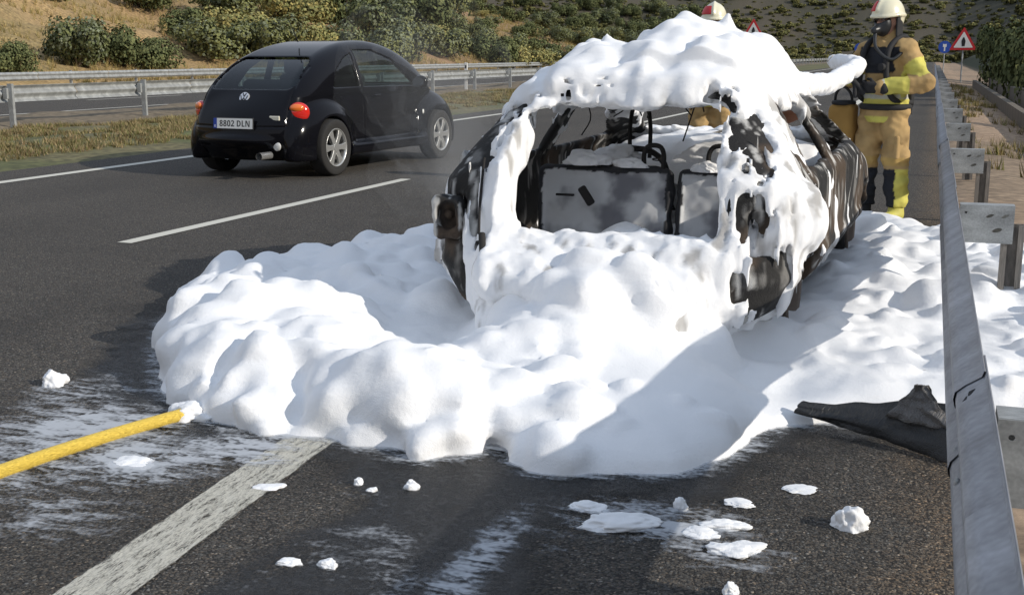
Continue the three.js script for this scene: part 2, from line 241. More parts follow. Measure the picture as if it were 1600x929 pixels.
{
  const X = 0.098, YC = 0.545, rail = thing('guardrail', 'galvanised steel guardrail on short posts along the dirt verge beside the foam', 'guardrail');
  for (let k = 0; k < 26; k++) { const z0 = 0.4 - 3.35 + 4 * 1 - 4 * k; const p = part('rail_panel', beam(z0 + 0.16, z0 - 4, X, YC, 1, k % 2 ? 0.005 : 0), mGalv, rail); if (k < 4) for (const [dz, dy] of [[-3.9, 0.06], [-3.9, -0.06], [-3.68, 0.06], [-3.68, -0.06]]) part('splice_bolt', new THREE.SphereGeometry(0.013, 8, 6).scale(0.6, 1, 1).translate(X + 0.012, YC + dy, z0 + dz), mGalvDull, p); }
  for (const [px, py] of [[1499, 588], [1503, 622]]) { const g = ground(px, py, 0.655); part('slot', new THREE.CylinderGeometry(0.011, 0.011, 0.05, 12).scale(1, 1, 0.7).rotateX(Math.PI / 2).rotateY(-0.35).scale(1, 0.25, 1).rotateZ(0.7).translate(X + 0.024, 0.662, g.z), mHole, rail); }
  const sp = new THREE.Shape([[0, 0], [0.27, 0], [0.27, 0.2], [0, 0.2]].map((p) => new THREE.Vector2(...p))); // spacer plate with its slots
  for (const [x, y, w, h, a] of [[0.15, 0.145, 0.04, 0.016, 0.4], [0.225, 0.145, 0.04, 0.016, 0.4], [0.19, 0.07, 0.05, 0.022, 0.3], [0.03, 0.16, 0.014, 0.014, 0]]) { const h0 = new THREE.Path(); h0.absellipse(x, y, w / 2, h / 2, 0, Math.PI * 2, true, a); sp.holes.push(h0); }
  const spacerGeo = merged([new THREE.ExtrudeGeometry(sp, { depth: 0.006, bevelEnabled: false, curveSegments: 8 }), box(0.135, 0.198, -0.05, 0.27, 0.006, 0.1), box(0.135, 0.003, -0.05, 0.27, 0.006, 0.1), box(0.135, 0.1, -0.098, 0.27, 0.19, 0.005)]);
  const postGeo = merged([box(0, 0, 0, 0.006, 1.1, 0.11), box(0.028, 0, 0.052, 0.055, 1.1, 0.006), box(0.028, 0, -0.052, 0.055, 1.1, 0.006), box(0.052, 0, 0.04, 0.006, 1.1, 0.03), box(0.052, 0, -0.04, 0.006, 1.1, 0.03)]);
  for (let k = 0; k < 24; k++) { const z = -2.75 - 4 * k, s = part('spacer', spacerGeo, mGalvDull, rail); s.position.set(X + 0.088, 0.42, z + 0.05); const p = part('post', postGeo, mPost, rail); p.position.set(X + 0.36, 0.0 - 0.03, z - 0.02); p.rotation.y = -Math.PI / 2; }
}
function farRail(label, x, z0, count, side, yTop) {
  const rail = thing('guardrail', label, 'guardrail');
  for (let k = 0; k < count; k++) part('rail_panel', beam(z0 - 4 * k, z0 - 4 * k - 3.98, x, yTop - 0.16, side), mGalvDull, rail);
  const pg = merged([box(0, 0, 0, 0.1, 1.0, 0.008), box(-0.05, 0, -0.025, 0.008, 1.0, 0.055), box(0.05, 0, -0.025, 0.008, 1.0, 0.055)]), bg = box(0, 0, 0, 0.1, 0.2, 0.09, 0.01);
  for (let k = 0; k < count; k++) { const z = z0 - 4 * k - 1.95, y = terrain(x, z); const p = part('post', pg, mGalvDull, rail); p.position.set(x + side * 0.2, yTop - 0.5 + 0.03, z); const s = part('spacer', bg, mGalvDull, rail); s.position.set(x + side * 0.125, yTop - 0.15, z); }
}
farRail('galvanised guardrail in the grassy median behind the black car', -16.35, -4, 50, 1, 0.84);
farRail('thin pale guardrail along the foot of the scrubby hillside', -31, 0, 52, -1, 0.78);

// concrete drain by the verge: an open channel with raised walls
{
  const mCon = M(0.3, 0.25, 0.19, 0.95, { map: speckMap });
  const d = thing('concrete_drain', 'weathered concrete drain channel on the dirt verge below the bushes', 'drain');
  const slab = (x, y, w, h) => meterUV(box(x, y, -40, w, h, 46));
  part('wall', slab(1.95, -0.02, 0.16, 0.4), mCon, d); part('wall', slab(2.75, 0.06, 0.3, 0.5), mCon, d); part('channel_floor', slab(2.35, -0.24, 0.68, 0.1), mCon, d); part('headwall', meterUV(box(2.3, -0.02, -16.6, 0.9, 0.4, 0.2)), mCon, d);
}
// ------------------------------------------------------------------ shrubs, grass
const leafCol = [[0.15, 0.163, 0.069], [0.188, 0.194, 0.075], [0.094, 0.112, 0.05], [0.263, 0.25, 0.106], [0.175, 0.194, 0.125], [0.325, 0.275, 0.1]];
const mLeaf = M(1, 1, 1, 0.9, { vertexColors: true, specularIntensity: 0.25 });
const mBark = M(0.09, 0.065, 0.045, 0.95);
function crownGeo(n, lobes, flat, size, tints) { // leaf-sized faces through a lobed volume about 1 m in radius
  const P = [], N = [], C = [], L = [];
  for (let i = 0; i < lobes; i++) { const a = rnd() * 6.283, r = i ? rr(0.25, 0.72) : 0, s = rr(0.28, 0.5); L.push([Math.cos(a) * r, rr(0.3, 0.85) * flat, Math.sin(a) * r, s]); }
  for (let i = 0; i < n; i++) {
    const l = L[Math.floor(rnd() * lobes)], d = V(rr(-1, 1), rr(-0.8, 1), rr(-1, 1)).normalize(), q = l[3] * Math.pow(rr(0.25, 1), 0.45) * (1 + 0.35 * noise(d.x * 3 + l[0] * 5, d.y * 3, d.z * 3 + l[2] * 5));
    const c = V(l[0] + d.x * q, Math.max(0.02, l[1] + d.y * q * flat), l[2] + d.z * q), s = size * rr(0.6, 1.5);
    const up = V(d.x + rr(-0.7, 0.7), d.y + rr(-0.3, 1.0), d.z + rr(-0.7, 0.7)).normalize(), side = V(rr(-1, 1), rr(-1, 1), rr(-1, 1)).cross(up).normalize(), fw = up.clone().cross(side), col = tints[Math.floor(rnd() * tints.length)], v = rr(0.7, 1.35);
    const pts = [[-0.45, -0.2], [0.1, -0.55], [0.5, 0.1], [-0.1, 0.6]].map(([a, b]) => c.clone().addScaledVector(side, a * s).addScaledVector(fw, b * s));
    for (const k of [0, 1, 2, 0, 2, 3]) { P.push(pts[k].x, pts[k].y, pts[k].z); const nn = up.clone().addScaledVector(d, 0.8).normalize(); N.push(nn.x, nn.y, nn.z); C.push(col[0] * v, col[1] * v, col[2] * v); }
  }
  const g = new THREE.BufferGeometry(); g.setAttribute('position', new THREE.Float32BufferAttribute(P, 3)); g.setAttribute('normal', new THREE.Float32BufferAttribute(N, 3)); g.setAttribute('color', new THREE.Float32BufferAttribute(C, 3)); return g;
}
const stems = () => merged([...Array(5)].map(() => { const a = rnd() * 6.28, r = rr(0.2, 0.5); return tube([[0, -0.15, 0], [Math.cos(a) * r * 0.4, 0.25, Math.sin(a) * r * 0.4], [Math.cos(a) * r, 0.6, Math.sin(a) * r]], 0.022, 5, 5); }));
const crowns = [crownGeo(5200, 9, 0.8, 0.056, [leafCol[0], leafCol[2], leafCol[4]]), crownGeo(5200, 11, 0.75, 0.056, [leafCol[1], leafCol[0], leafCol[4]]), crownGeo(4800, 8, 0.95, 0.056, [leafCol[2], leafCol[0]]), crownGeo(4800, 12, 0.7, 0.056, [leafCol[3], leafCol[1], leafCol[5]]), crownGeo(4800, 7, 1.0, 0.056, [leafCol[4], leafCol[1]]), crownGeo(4400, 10, 0.62, 0.056, [leafCol[5], leafCol[3]])];
const stemGeos = [stems(), stems(), stems()];
function shrub(name, x, z, r, kind, label, category, group, tall = 1) {
  const g = thing(name, label, category, group); g.position.set(x, terrain(x, z) - 0.03, z); g.rotation.y = rnd() * 6.28; g.scale.set(r, r * tall, r);
  part('crown', crowns[kind], mLeaf, g); part('stem', stemGeos[kind % 3], mBark, g); return g;
}
// where a sight line meets the hillside
function onBank(px, py) { const d = ray(px, py); let t = 20; for (; t < 700; t += 0.25) { const x = d.x * t, y = EYE + d.y * t, z = d.z * t; if (y < terrain(x, z)) break; } return [d.x * t, d.z * t, t]; }
const SL = 'scrub bushes on the hillside';
const spots = [];
const sizes = (r) => r < 0.8 ? 'small ' : r < 1.15 ? 'middling ' : r < 1.6 ? 'large ' : 'very large ', zone = (x, z) => (x > -36 ? 'at the foot of the hillside' : x > -44 ? 'low on the hillside' : x > -58 ? 'midway up the hillside' : 'high on the hillside') + (-z < 60 ? ' across from the car' : -z < 110 ? ' above the marker post' : ' where the slope recedes');
const bushLabel = (x, z, r, k) => sizes(r) + ['grey olive bush', 'green rounded bush', 'dark dense bush', 'yellowish loose bush', 'upright greyish bush', 'low yellow broom'][k] + ' ' + zone(x, z);
function bankBush(px, py, wpx, kind, tall = 1) { const [x, z, t] = onBank(px, py); if (t > 690 || x > -31) return; const r = wpx / FOCAL * t / 2 / 0.68; spots.push([x, z, r]); shrub('hillside_bush', x, z, r, kind, bushLabel(x, z, r, kind), 'bush', SL, tall); }
for (const a of [[120, 104, 85, 0, 1.15], [170, 100, 75, 2, 1.2], [232, 108, 72, 2, 1.0], [12, 116, 62, 2, 1.2], [222, 14, 80, 2], [75, 2, 60, 2], [330, 92, 90, 1], [300, 60, 70, 2], [372, 66, 90, 3], [410, 96, 100, 1, 1.1], [350, 30, 80, 1], [455, 40, 90, 3], [470, 92, 90, 3], [430, 12, 70, 2], [520, 95, 80, 0], [540, 45, 90, 2, 1.2], [590, 70, 90, 0, 1.1], [600, 104, 80, 4, 1.0], [640, 95, 80, 4, 1.1], [650, 45, 90, 2, 1.2], [690, 30, 95, 1, 1.2], [570, 14, 80, 2], [620, 12, 80, 1], [700, 88, 75, 1], [665, 72, 60, 3], [735, 84, 60, 1], [770, 102, 70, 2], [800, 108, 60, 5], [830, 106, 60, 3], [745, 60, 45, 2], [790, 88, 55, 1], [850, 92, 50, 2], [875, 104, 50, 1], [755, 24, 36, 2], [800, 36, 38, 2], [850, 44, 36, 0], [880, 26, 34, 2], [820, 60, 40, 2], [905, 46, 40, 2], [945, 38, 36, 0], [830, 10, 30, 2], [765, 46, 34, 1], [900, 70, 42, 1], [870, 66, 36, 0], [950, 66, 40, 1], [985, 54, 40, 2], [935, 86, 44, 2], [1000, 76, 40, 0], [1030, 52, 40, 2], [1050, 36, 36, 0], [980, 26, 32, 2], [1020, 20, 32, 1], [920, 14, 30, 2], [700, 56, 50, 0], [725, 10, 60, 1], [1075, 60, 40, 1], [1090, 30, 36, 2], [960, 12, 28, 0]]) bankBush(...a);
for (let i = 0, n = 0; i < 1500 && n < 105; i++) { // more of the same scrub between and above those
  const x = -32.5 - 46 * Math.pow(rnd(), 1.3), z = -rr(26, 225), D = Math.hypot(x, z); if (D < 70 && rnd() < 0.72 || D > 85 && D < 170 && rnd() < 0.45) continue;
  if (spots.some(([a, b, r]) => Math.hypot(a - x, b - z) < r + 1.6)) continue;
  const r = rr(0.6, 1.35), kind = [2, 0, 1, 2, 3, 4, 5][Math.floor(rnd() * 7)]; spots.push([x, z, r]); shrub('hillside_bush', x, z, r, kind, bushLabel(x, z, r, kind), 'bush', SL, rr(0.8, 1.1)); n++;
}
// the thick scrub at the right, above the drain
for (const [x, z, r, k, t] of [[3.4, -47, 1.7, 2, 2.1], [4.0, -40, 1.6, 2, 1.7], [3.9, -33, 1.0, 3, 0.9], [3.7, -28, 0.8, 1, 0.8], [5.0, -35, 1.7, 3, 1.6], [4.4, -30, 1.0, 1, 1.0], [6.0, -44, 2.4, 2, 1.9], [3.9, -55, 2.0, 2, 2.1], [6.6, -58, 2.4, 2, 1.5], [4.9, -70, 2.0, 1, 1.4], [8, -75, 3, 2, 1.3], [4.0, -24.5, 0.7, 5, 0.7], [3.3, -62, 1.7, 2, 2.0], [7.2, -50, 2.2, 1, 1.5], [6.0, -27, 1.4, 1, 1.1], [9.5, -62, 3.2, 2, 1.5]])
  shrub('verge_bush', x, z, r, k, ['', 'bright green bush on the bank above the concrete drain', 'tall dark bush on the bank above the concrete drain', 'yellow green bush on the bank above the concrete drain', '', 'small yellowish bush on the bank above the concrete drain'][k], 'bush', 'bushes above the drain', t);
// far hillside: scrub that reads as one mass
{
  const lump = crownGeo(90, 5, 0.8, 0.5, [leafCol[0], leafCol[2], leafCol[1]]), n = 17000, im = shade(new THREE.InstancedMesh(lump, mLeaf, n)), o = new THREE.Object3D(), c = new THREE.Color();
  for (let i = 0; i < n; i++) { const z = -rr(236, 620), x = rr(-0.62, 0.16) * -z; o.position.set(x, terrain(x, z) - 0.2, z); const s = rr(0.4, 0.85) * (1 + 1.3 * rnd() ** 4); o.scale.set(s, s * rr(0.7, 1.1), s); o.rotation.y = rnd() * 6.28; o.updateMatrix(); im.setMatrixAt(i, o.matrix); const v = rr(0.55, 1.05); im.setColorAt(i, c.setRGB(v * 1.12, v, v * 0.95)); }
  im.name = 'distant_scrub'; tag(im, 'dark scrub covering the far hillside beyond the motorway', 'scrub', null, 'stuff'); scene.add(im);
}
function tuft(blades, h, lean, cols) { const P = [], C = []; for (let i = 0; i < blades; i++) { const a = rnd() * 6.28, r = rr(0, 0.1), x = Math.cos(a) * r, z = Math.sin(a) * r, b = rnd() * 6.28, hh = h * rr(0.5, 1.1), l = lean * rr(0.2, 1), w = 0.008, c = cols[Math.floor(rnd() * cols.length)]; P.push(x - Math.sin(b) * w, 0, z + Math.cos(b) * w, x + Math.sin(b) * w, 0, z - Math.cos(b) * w, x + Math.cos(b) * l, hh, z + Math.sin(b) * l); for (let k = 0; k < 3; k++) C.push(...c); } const g = new THREE.BufferGeometry(); g.setAttribute('position', new THREE.Float32BufferAttribute(P, 3)); g.setAttribute('color', new THREE.Float32BufferAttribute(C, 3)); g.computeVertexNormals(); return g; }
function grass(name, label, geo, n, place) {
  const im = shade(new THREE.InstancedMesh(geo, mLeaf, n)), o = new THREE.Object3D(), c = new THREE.Color(); let k = 0;
  for (let i = 0; i < n * 6 && k < n; i++) { const q = place(); if (!q) continue; o.position.set(q[0], terrain(q[0], q[1]) - 0.01, q[1]); o.scale.setScalar(q[2]); o.rotation.y = rnd() * 6.28; o.updateMatrix(); im.setMatrixAt(k, o.matrix); const v = rr(0.7, 1.25); im.setColorAt(k, c.setRGB(v, v * rr(0.92, 1.05), v)); k++; }
  im.count = k; im.name = name; tag(im, label, 'grass', null, 'stuff'); scene.add(im);
}
grass('median_grass', 'short patchy grass in the motorway median', tuft(18, 0.09, 0.09, [[0.14, 0.15, 0.05], [0.24, 0.2, 0.09], [0.32, 0.25, 0.13]]), 9000, () => { const x = rr(-15.2, -11.5), z = -rr(9, 60); return fbm(x * 0.8, 3, z * 0.5, 3) + 0.12 * ss(-14.8, -12.2, x) > 0.02 ? [x, z, rr(0.5, 1.3)] : null; });
grass('hillside_grass', 'dry straw coloured grass over the hillside', tuft(14, 0.4, 0.22, [[0.55, 0.4, 0.17], [0.42, 0.32, 0.14], [0.28, 0.25, 0.1]]), 24000, () => { const x = -31.4 - 42 * rnd() ** 1.4, z = -rr(22, 190); return fbm(x * 0.2, 3, z * 0.2, 3) > -0.12 ? [x, z, rr(0.5, 1.5)] : null; });
grass('verge_grass', 'dry stalks on the dirt verge behind the guardrail', tuft(10, 0.22, 0.15, [[0.32, 0.25, 0.11], [0.16, 0.15, 0.05]]), 700, () => { const x = rr(0.7, 3.4), z = -rr(11, 60); return fbm(x, 3, z * 0.6, 3) > 0.1 && !(x > 1.8 && x < 2.95) ? [x, z, rr(0.5, 1.2)] : null; });

// ------------------------------------------------------------------ signs and marker posts
const mRed = M(0.55, 0.02, 0.025, 0.4), mWhite = M(0.78, 0.77, 0.73, 0.5), mBlack = M(0.012, 0.012, 0.012, 0.5), mBlue = M(0.02, 0.08, 0.42, 0.4);
function tri(s, d) { const r = s * 0.06, sh = new THREE.Shape(), h = s * 0.866; sh.moveTo(-s / 2 + r, 0); sh.lineTo(s / 2 - r, 0); sh.quadraticCurveTo(s / 2, 0, s / 2 - r / 2, r * 0.9); sh.lineTo(r / 2, h - r * 0.9); sh.quadraticCurveTo(0, h, -r / 2, h - r * 0.9); sh.lineTo(-s / 2 + r / 2, r * 0.9); sh.quadraticCurveTo(-s / 2, 0, -s / 2 + r, 0); return new THREE.ExtrudeGeometry(sh, { depth: d, bevelEnabled: false }); }
function triSign(x, z, label, lift = 0) {
  const s = thing('warning_sign', label, 'road sign', 'triangular warning signs'); s.position.set(x, Math.max(0, terrain(x, z)), z);
  part('pole', new THREE.CylinderGeometry(0.04, 0.04, 2.6 + lift, 10).translate(0, 1.3 + lift / 2, -0.05), mGalvDull, s);
  const p = part('panel', tri(1.35, 0.03).translate(0, 1.62, 0), mRed, s); p.position.y = lift;
  part('white_field', tri(0.94, 0.004).translate(0, 1.74, 0.031), mWhite, p);
  const b = new THREE.Shape([[-0.07, 0], [-0.1, 0.26], [-0.04, 0.42], [0, 0.47], [0.04, 0.42], [0.1, 0.26], [0.07, 0]].map((q) => new THREE.Vector2(...q)));
  part('symbol', new THREE.ExtrudeGeometry(b, { depth: 0.004, bevelEnabled: false }).translate(0, 1.81, 0.036), mBlack, p);
}
triSign(1.38, -66, 'red and white triangular warning sign on a pole beside the dark bushes');
triSign(-10.4, -74, 'red and white triangular warning sign above the foam covered roof', 0.75);
function disc(x, z, label) { const s = thing('direction_sign', label, 'road sign', 'round blue signs'); s.position.set(x, Math.max(0, terrain(x, z)), z); part('pole', new THREE.CylinderGeometry(0.04, 0.04, 2.3, 8).translate(0, 1.15, -0.05), mGalvDull, s); part('panel', new THREE.CylinderGeometry(0.45, 0.45, 0.03, 28).rotateX(Math.PI / 2).translate(0, 1.95, 0), mBlue, s); part('arrow', merged([box(0, 1.9, 0.018, 0.1, 0.5, 0.006), box(-0.09, 2.06, 0.018, 0.08, 0.22, 0.0055).rotateZ(0), box(0.09, 2.06, 0.018, 0.08, 0.22, 0.0055)]), mWhite, s); }
disc(0.72, -96, 'small round blue sign over the far end of the guardrail');
disc(-6.3, -112, 'small round blue sign beside the masked firefighter');
for (const [px, lab] of [[728, 'white marker post standing by the median guardrail past the black car'], [362, 'white marker post behind the rear window of the black car']]) { const d = ray(px, 100), t = -16.5 / d.x, s = thing('marker_post', lab, 'marker post'); s.position.set(-16.5, 0, d.z * t); part('post', box(0, 0.55, 0, 0.12, 1.1, 0.05, 0.015), mWhite, s); part('reflector', box(0, 0.95, 0.027, 0.06, 0.12, 0.005), mBlack, s); }
// ------------------------------------------------------------------ foam on the ground
const foamBump = texture(512, 512, (x, y) => { const n = 0.5 + 0.4 * fbm(x / 16, y / 16, 4, 5) + 0.22 * noise(x / 3.2, y / 3.2, 3); return [n, n, n]; }, false);
const mFoam = M(0.88, 0.885, 0.89, 0.95, { specularIntensity: 0.3, bumpMap: foamBump, bumpScale: 0.0022 });
const heaps = [[-1.38, 5.2, 0.46, 0.5, 0.38], [-1.4, 5.8, 0.45, 0.35, 0.36], [-2.75, 5.1, 0.9, 0.9, 0.05], [-2.5, 4.15, 0.3, 0.22, 0.1], [-1.72, 4.02, 0.3, 0.2, 0.15], [-0.85, 4.4, 0.45, 0.4, 0.06], [-0.3, 7.4, 0.3, 1.9, 0.06], [0.75, 6.6, 0.6, 1.4, 0.08], [-2.1, 4.6, 0.35, 0.3, 0.06], [-0.4, 5.5, 0.3, 0.5, 0.0], [-2.12, 4.85, 0.3, 0.42, -0.13], [-0.54, 4.85, 0.25, 0.42, -0.1], [-3.1, 6.3, 0.7, 0.9, 0.1], [-3.0, 4.75, 0.4, 0.4, 0.08]];
const FX0 = -4.5, FX1 = 1.9, FZ0 = 3.3, FZ1 = 11, FS = 0.02, FNX = Math.round((FX1 - FX0) / FS) + 1, FNZ = Math.round((FZ1 - FZ0) / FS) + 1, FH = new Float32Array(FNX * FNZ);
for (let j = 0; j < FNZ; j++) for (let i = 0; i < FNX; i++) {
  const x = FX0 + i * FS, f = FZ0 + j * FS, smooth = ss(-1.5, -1.0, x) * ss(5.2, 4.6, f);
  const e = -poly2(footprint, x, f) + (0.10 - 0.06 * smooth) * fbm(x * 2.6, 1, f * 2.6, 3) + (0.06 - 0.045 * smooth) * noise(x * 9, 2, f * 9);
  if (e <= -0.15) { FH[j * FNX + i] = -0.2; continue; }
  let h = 0.1; for (const [cx, cf, rx, rf, a] of heaps) h += a * Math.exp(-(((x - cx) / rx) ** 2) - ((f - cf) / rf) ** 2);
  const b1 = Math.abs(noise(x * 1.9 + 3, 1, f * 1.9)), b2 = Math.abs(noise(x * 4.3, 5, f * 4.3 + 2)), b3 = Math.abs(noise(x * 10, 9, f * 10)), k = 1 - 0.75 * smooth;
  h += (0.1 * b1 + 0.03 * b2 + 0.01 * b3) * k - 0.02 * k;
  const w = mix(0.24, 0.3, smooth), q = clamp(e / w); FH[j * FNX + i] = e < 0 ? e : h * Math.sqrt(1 - (1 - q) * (1 - q));
}
function foamH(x, f) { const u = clamp((x - FX0) / FS, 0, FNX - 1.01), v = clamp((f - FZ0) / FS, 0, FNZ - 1.01), i = u | 0, j = v | 0, a = u - i, b = v - j, k = j * FNX + i; return (FH[k] * (1 - a) + FH[k + 1] * a) * (1 - b) + (FH[k + FNX] * (1 - a) + FH[k + FNX + 1] * a) * b; }
const puffs = new Map(), PC = 0.25; // rounded puffs heaped over one another
for (let i = 0, n = 0; i < 9000 && n < 1500; i++) {
  const x = rr(-4.1, 1.4), f = rr(3.5, 9.8), e = -poly2(footprint, x, f), sm = ss(-1.55, -1.1, x) * ss(5.2, 4.7, f); if (e < 0.03 || rnd() < 0.9 * sm || (x > -0.55 && rnd() < 0.85) || (x > -2.3 && x < -0.5 && f > 5.1) || (x > -2.5 && x < -1.8 && f > 4.45 && f < 5.4) || (x > -0.85 && x < -0.35 && f > 4.4 && f < 5.4)) continue;
  const r = Math.min(rr(0.03, 0.075) + 0.13 * rnd() ** 6, 0.04 + e * 0.8), y = Math.max(0.0, foamH(x, f) - r * rr(0.1, 0.75)), c = [x, y, -f, r, rr(0.75, 1.1)]; n++;
  for (let a = Math.floor((x - r - 0.1) / PC); a <= Math.floor((x + r + 0.1) / PC); a++) for (let b = Math.floor((f - r - 0.1) / PC); b <= Math.floor((f + r + 0.1) / PC); b++) { const k = a * 1000 + b; if (!puffs.has(k)) puffs.set(k, []); puffs.get(k).push(c); }
}
function foamField(x, y, z) {
  const f = -z, sm = ss(-1.5, -1.0, x) * ss(5.2, 4.6, f), k = 1 - 0.7 * sm;
  const wx = 0.09 * k * noise(x * 3.1, y * 3.1, z * 3.1), wz = 0.09 * k * noise(x * 3.1 + 9, y * 3.1 + 4, z * 3.1);
  let d = (y - foamH(x + wx, f + wz)) * 0.55;
  const qx = x + 0.05 * noise(x * 5, y * 5, z * 5 + 2), qy = y + 0.03 * noise(x * 7 + 4, y * 7, z * 7), qz = z + 0.05 * noise(x * 5 + 7, y * 5, z * 5);
  for (const c of puffs.get(Math.floor(x / PC) * 1000 + Math.floor(f / PC)) ?? []) d = smin(d, Math.hypot(qx - c[0], (qy - c[1]) / c[4], qz - c[2]) - c[3], 0.04);
  return d - 0.012 * k * (Math.abs(noise(x * 6, y * 6, z * 6)) - 0.2) - 0.006 * k * Math.abs(noise(x * 16, y * 16, z * 16));
}
{
  const g = nets(foamField, [-4.5, -0.04, -10.9], [1.85, 1.05, -3.3], 0.021, { uv: 2.2, lip: 1.2 });
  solo('foam_blanket', g, mFoam, 'deep white firefighting foam spread over the road around the burnt car', 'foam');
}

// ------------------------------------------------------------------ the burnt car, sunk on its rims
const wreck = thing('burnt_car', 'burnt out hatchback buried in white firefighting foam', 'car');
wreck.position.set(-1.4, 0, -5.15); wreck.rotation.y = -0.05;
const wreckProfile = [[0.05, 0.2], [0, 0.3], [0, 0.5], [0.05, 0.62], [0.1, 0.86], [0.5, 1.23], [0.75, 1.3], [1.4, 1.35], [2.0, 1.29], [2.85, 0.9], [3.7, 0.72], [3.82, 0.5], [3.8, 0.2]];
const quarterWin = [[0.74, 0.86], [0.88, 1.15], [1.42, 1.2], [1.46, 0.86]], doorWin = [[1.62, 0.86], [1.57, 1.2], [2.0, 1.19], [2.62, 0.88]];
function wreckHull(x, y, s) { const hw = 0.875 - 0.05 * ss(0.5, 0.15, y) - Math.max(0, y - 0.8) * 0.62 - 0.07 * ss(0.5, 0, s) ** 2 - 0.12 * ss(3.2, 3.9, s) + 0.02 * ss(0.06, 0, Math.abs(y - 0.42)) + 0.012 * noise(x * 4, y * 4, s * 4); return smax(poly2(wreckProfile, s, y), Math.abs(x) - hw, 0.22); }
function wreckBody(x, y, z) {
  const s = -z, E = wreckHull(x, y, s); if (E > 0.35 || E < -0.5) return Math.abs(E) - 0.03;
  let d = Math.max(E, -(E + 0.05));
  const ax = Math.abs(x), hatch = smax(smax(ax - 0.56 + (y - 0.7) * 0.12, Math.abs(y - 0.885) - 0.31, 0.08), s - 0.8, 0.02);
  d = smax(d, -hatch, 0.015);
  d = smax(d, -Math.max(smax(poly2(quarterWin, s, y), 0.4 - ax, 0.02), -1), 0.015);
  d = smax(d, -smax(poly2(doorWin, s, y), 0.4 - ax, 0.02), 0.015);
  d = smax(d, -smax(smax(ax - 0.56 + Math.max(0, y - 0.9) * 0.2, Math.abs(y - 1.07) - 0.16, 0.06), 1.95 - s, 0.02), 0.015);
  for (const c of [0.72, 3.12]) d = smax(d, -smax(Math.hypot(s - c, y - 0.27) - 0.33, 0.56 - ax, 0.02), 0.015);
  d = smax(d, -smax(sbox(ax - 0.76, y - 0.63, s - 0.05, 0.085, 0.1, 0.085, 0.03), 0.4 - ax, 0.01), 0.012); // tail lamp sockets
  const seam = Math.min(Math.abs(s - 1.52), Math.abs(s - 2.66)); if (ax > 0.5 && y < 0.9) d += 0.012 * (1 - ss(0.004, 0.02, seam));
  return d + 0.006 * noise(x * 9, y * 9, z * 9);
}
const burntColour = (x, y, z) => { const n = fbm(x * 3, y * 3, z * 3, 4), m = fbm(x * 9 + 4, y * 4, z * 9, 3), r = 0.75 * ss(0.05, 0.3, n + 0.08 * (x > 0.5 ? 1 : 0)), a = ss(0.12, 0.3, m), c = [mix(0.012, 0.085, r), mix(0.011, 0.055, r), mix(0.01, 0.032, r)]; const st = ss(0.12, 0.3, fbm(x * 16, y * 2.4, z * 16, 4)); return c.map((v, i) => mix(mix(v, [0.3, 0.29, 0.27][i], a * 0.5), [0.6, 0.59, 0.56][i], st * 0.8)); };
const coatColour = (x, y, z) => { const n = fbm(x * 9 + 3, y * 2.2, z * 9, 4), m = fbm(x * 22, y * 7, z * 22, 3), k = ss(0.1, 0.34, n + 0.35 * m + 0.1 * ss(0.5, 0.8, Math.abs(x))) * ss(1.28, 1.15, y) * 0.75; return [mix(1, 0.36, k), mix(1, 0.34, k), mix(1, 0.31, k)]; };
const mBurnt = M(1, 1, 1, 0.82, { vertexColors: true, bumpMap: foamBump, bumpScale: 0.006 });
part('body_shell', nets(wreckBody, [-0.95, 0.1, -3.95], [0.95, 1.45, 0.1], 0.0165, { colour: burntColour, uv: 2 }), mBurnt, wreck);
const bare = [[[-0.6, 1.06, -0.4], [-0.69, 0.8, -0.12], 0.085, 0.26], [[-0.69, 0.8, -0.12], [-0.7, 0.6, -0.03], 0.06, 0.2],  // stretches of metal that the foam has slid off: from, to, radius, how far
  [[-0.64, 1.06, -0.34], [-0.76, 0.84, -0.16], 0.12, 0.16], [[-0.77, 0.86, -0.18], [-0.8, 0.62, -0.07], 0.15, 0.2], [[-0.7, 1.0, -0.28], [-0.76, 0.8, -0.14], 0.1, 0.2], [[-0.8, 0.66, -0.04], [-0.8, 0.58, -0.04], 0.17, 0.2], [[-0.77, 0.55, -0.04], [-0.75, 0.12, -0.05], 0.12, 0.22],
  [[0.62, 1.06, -0.36], [0.7, 0.7, -0.12], 0.075, 0.16], [[0.73, 0.68, -0.08], [0.74, 0.4, -0.03], 0.06, 0.14], [[0.79, 0.42, -0.1], [0.79, 0.06, -0.12], 0.1, 0.22], [[0.86, 0.35, -0.4], [0.86, 0.05, -0.45], 0.09, 0.2], [[0.66, 0.42, 0], [0.67, 0.38, 0], 0.05, 0.1], [[0.68, 1.12, -0.85], [0.74, 0.85, -0.75], 0.07, 0.1],
  [[0.83, 0.74, -0.62], [0.83, 0.5, -0.7], 0.08, 0.1], [[0.83, 0.4, -0.8], [0.83, 0.05, -1.0], 0.14, 0.14], [[0.7, 1.05, -1.5], [0.83, 0.55, -1.6], 0.06, 0.08], [[0.8, 0.8, -2.3], [0.8, 0.5, -2.5], 0.12, 0.1], [[-0.12, 1.22, -0.47], [-0.3, 1.21, -0.46], 0.045, 0.13], [[0.42, 1.2, -0.47], [0.5, 1.16, -0.44], 0.055, 0.13], [[-0.5, 1.16, -0.4], [-0.47, 1.17, -0.4], 0.035, 0.12], [[-0.5, 1.12, -0.4], [-0.53, 0.74, -0.1], 0.022, 0.05], [[0.46, 1.12, -0.42], [0.52, 0.72, -0.1], 0.018, 0.05], [[-0.3, 0.9, -1.2], [0.3, 0.9, -1.2], 0.1, 0.05]];
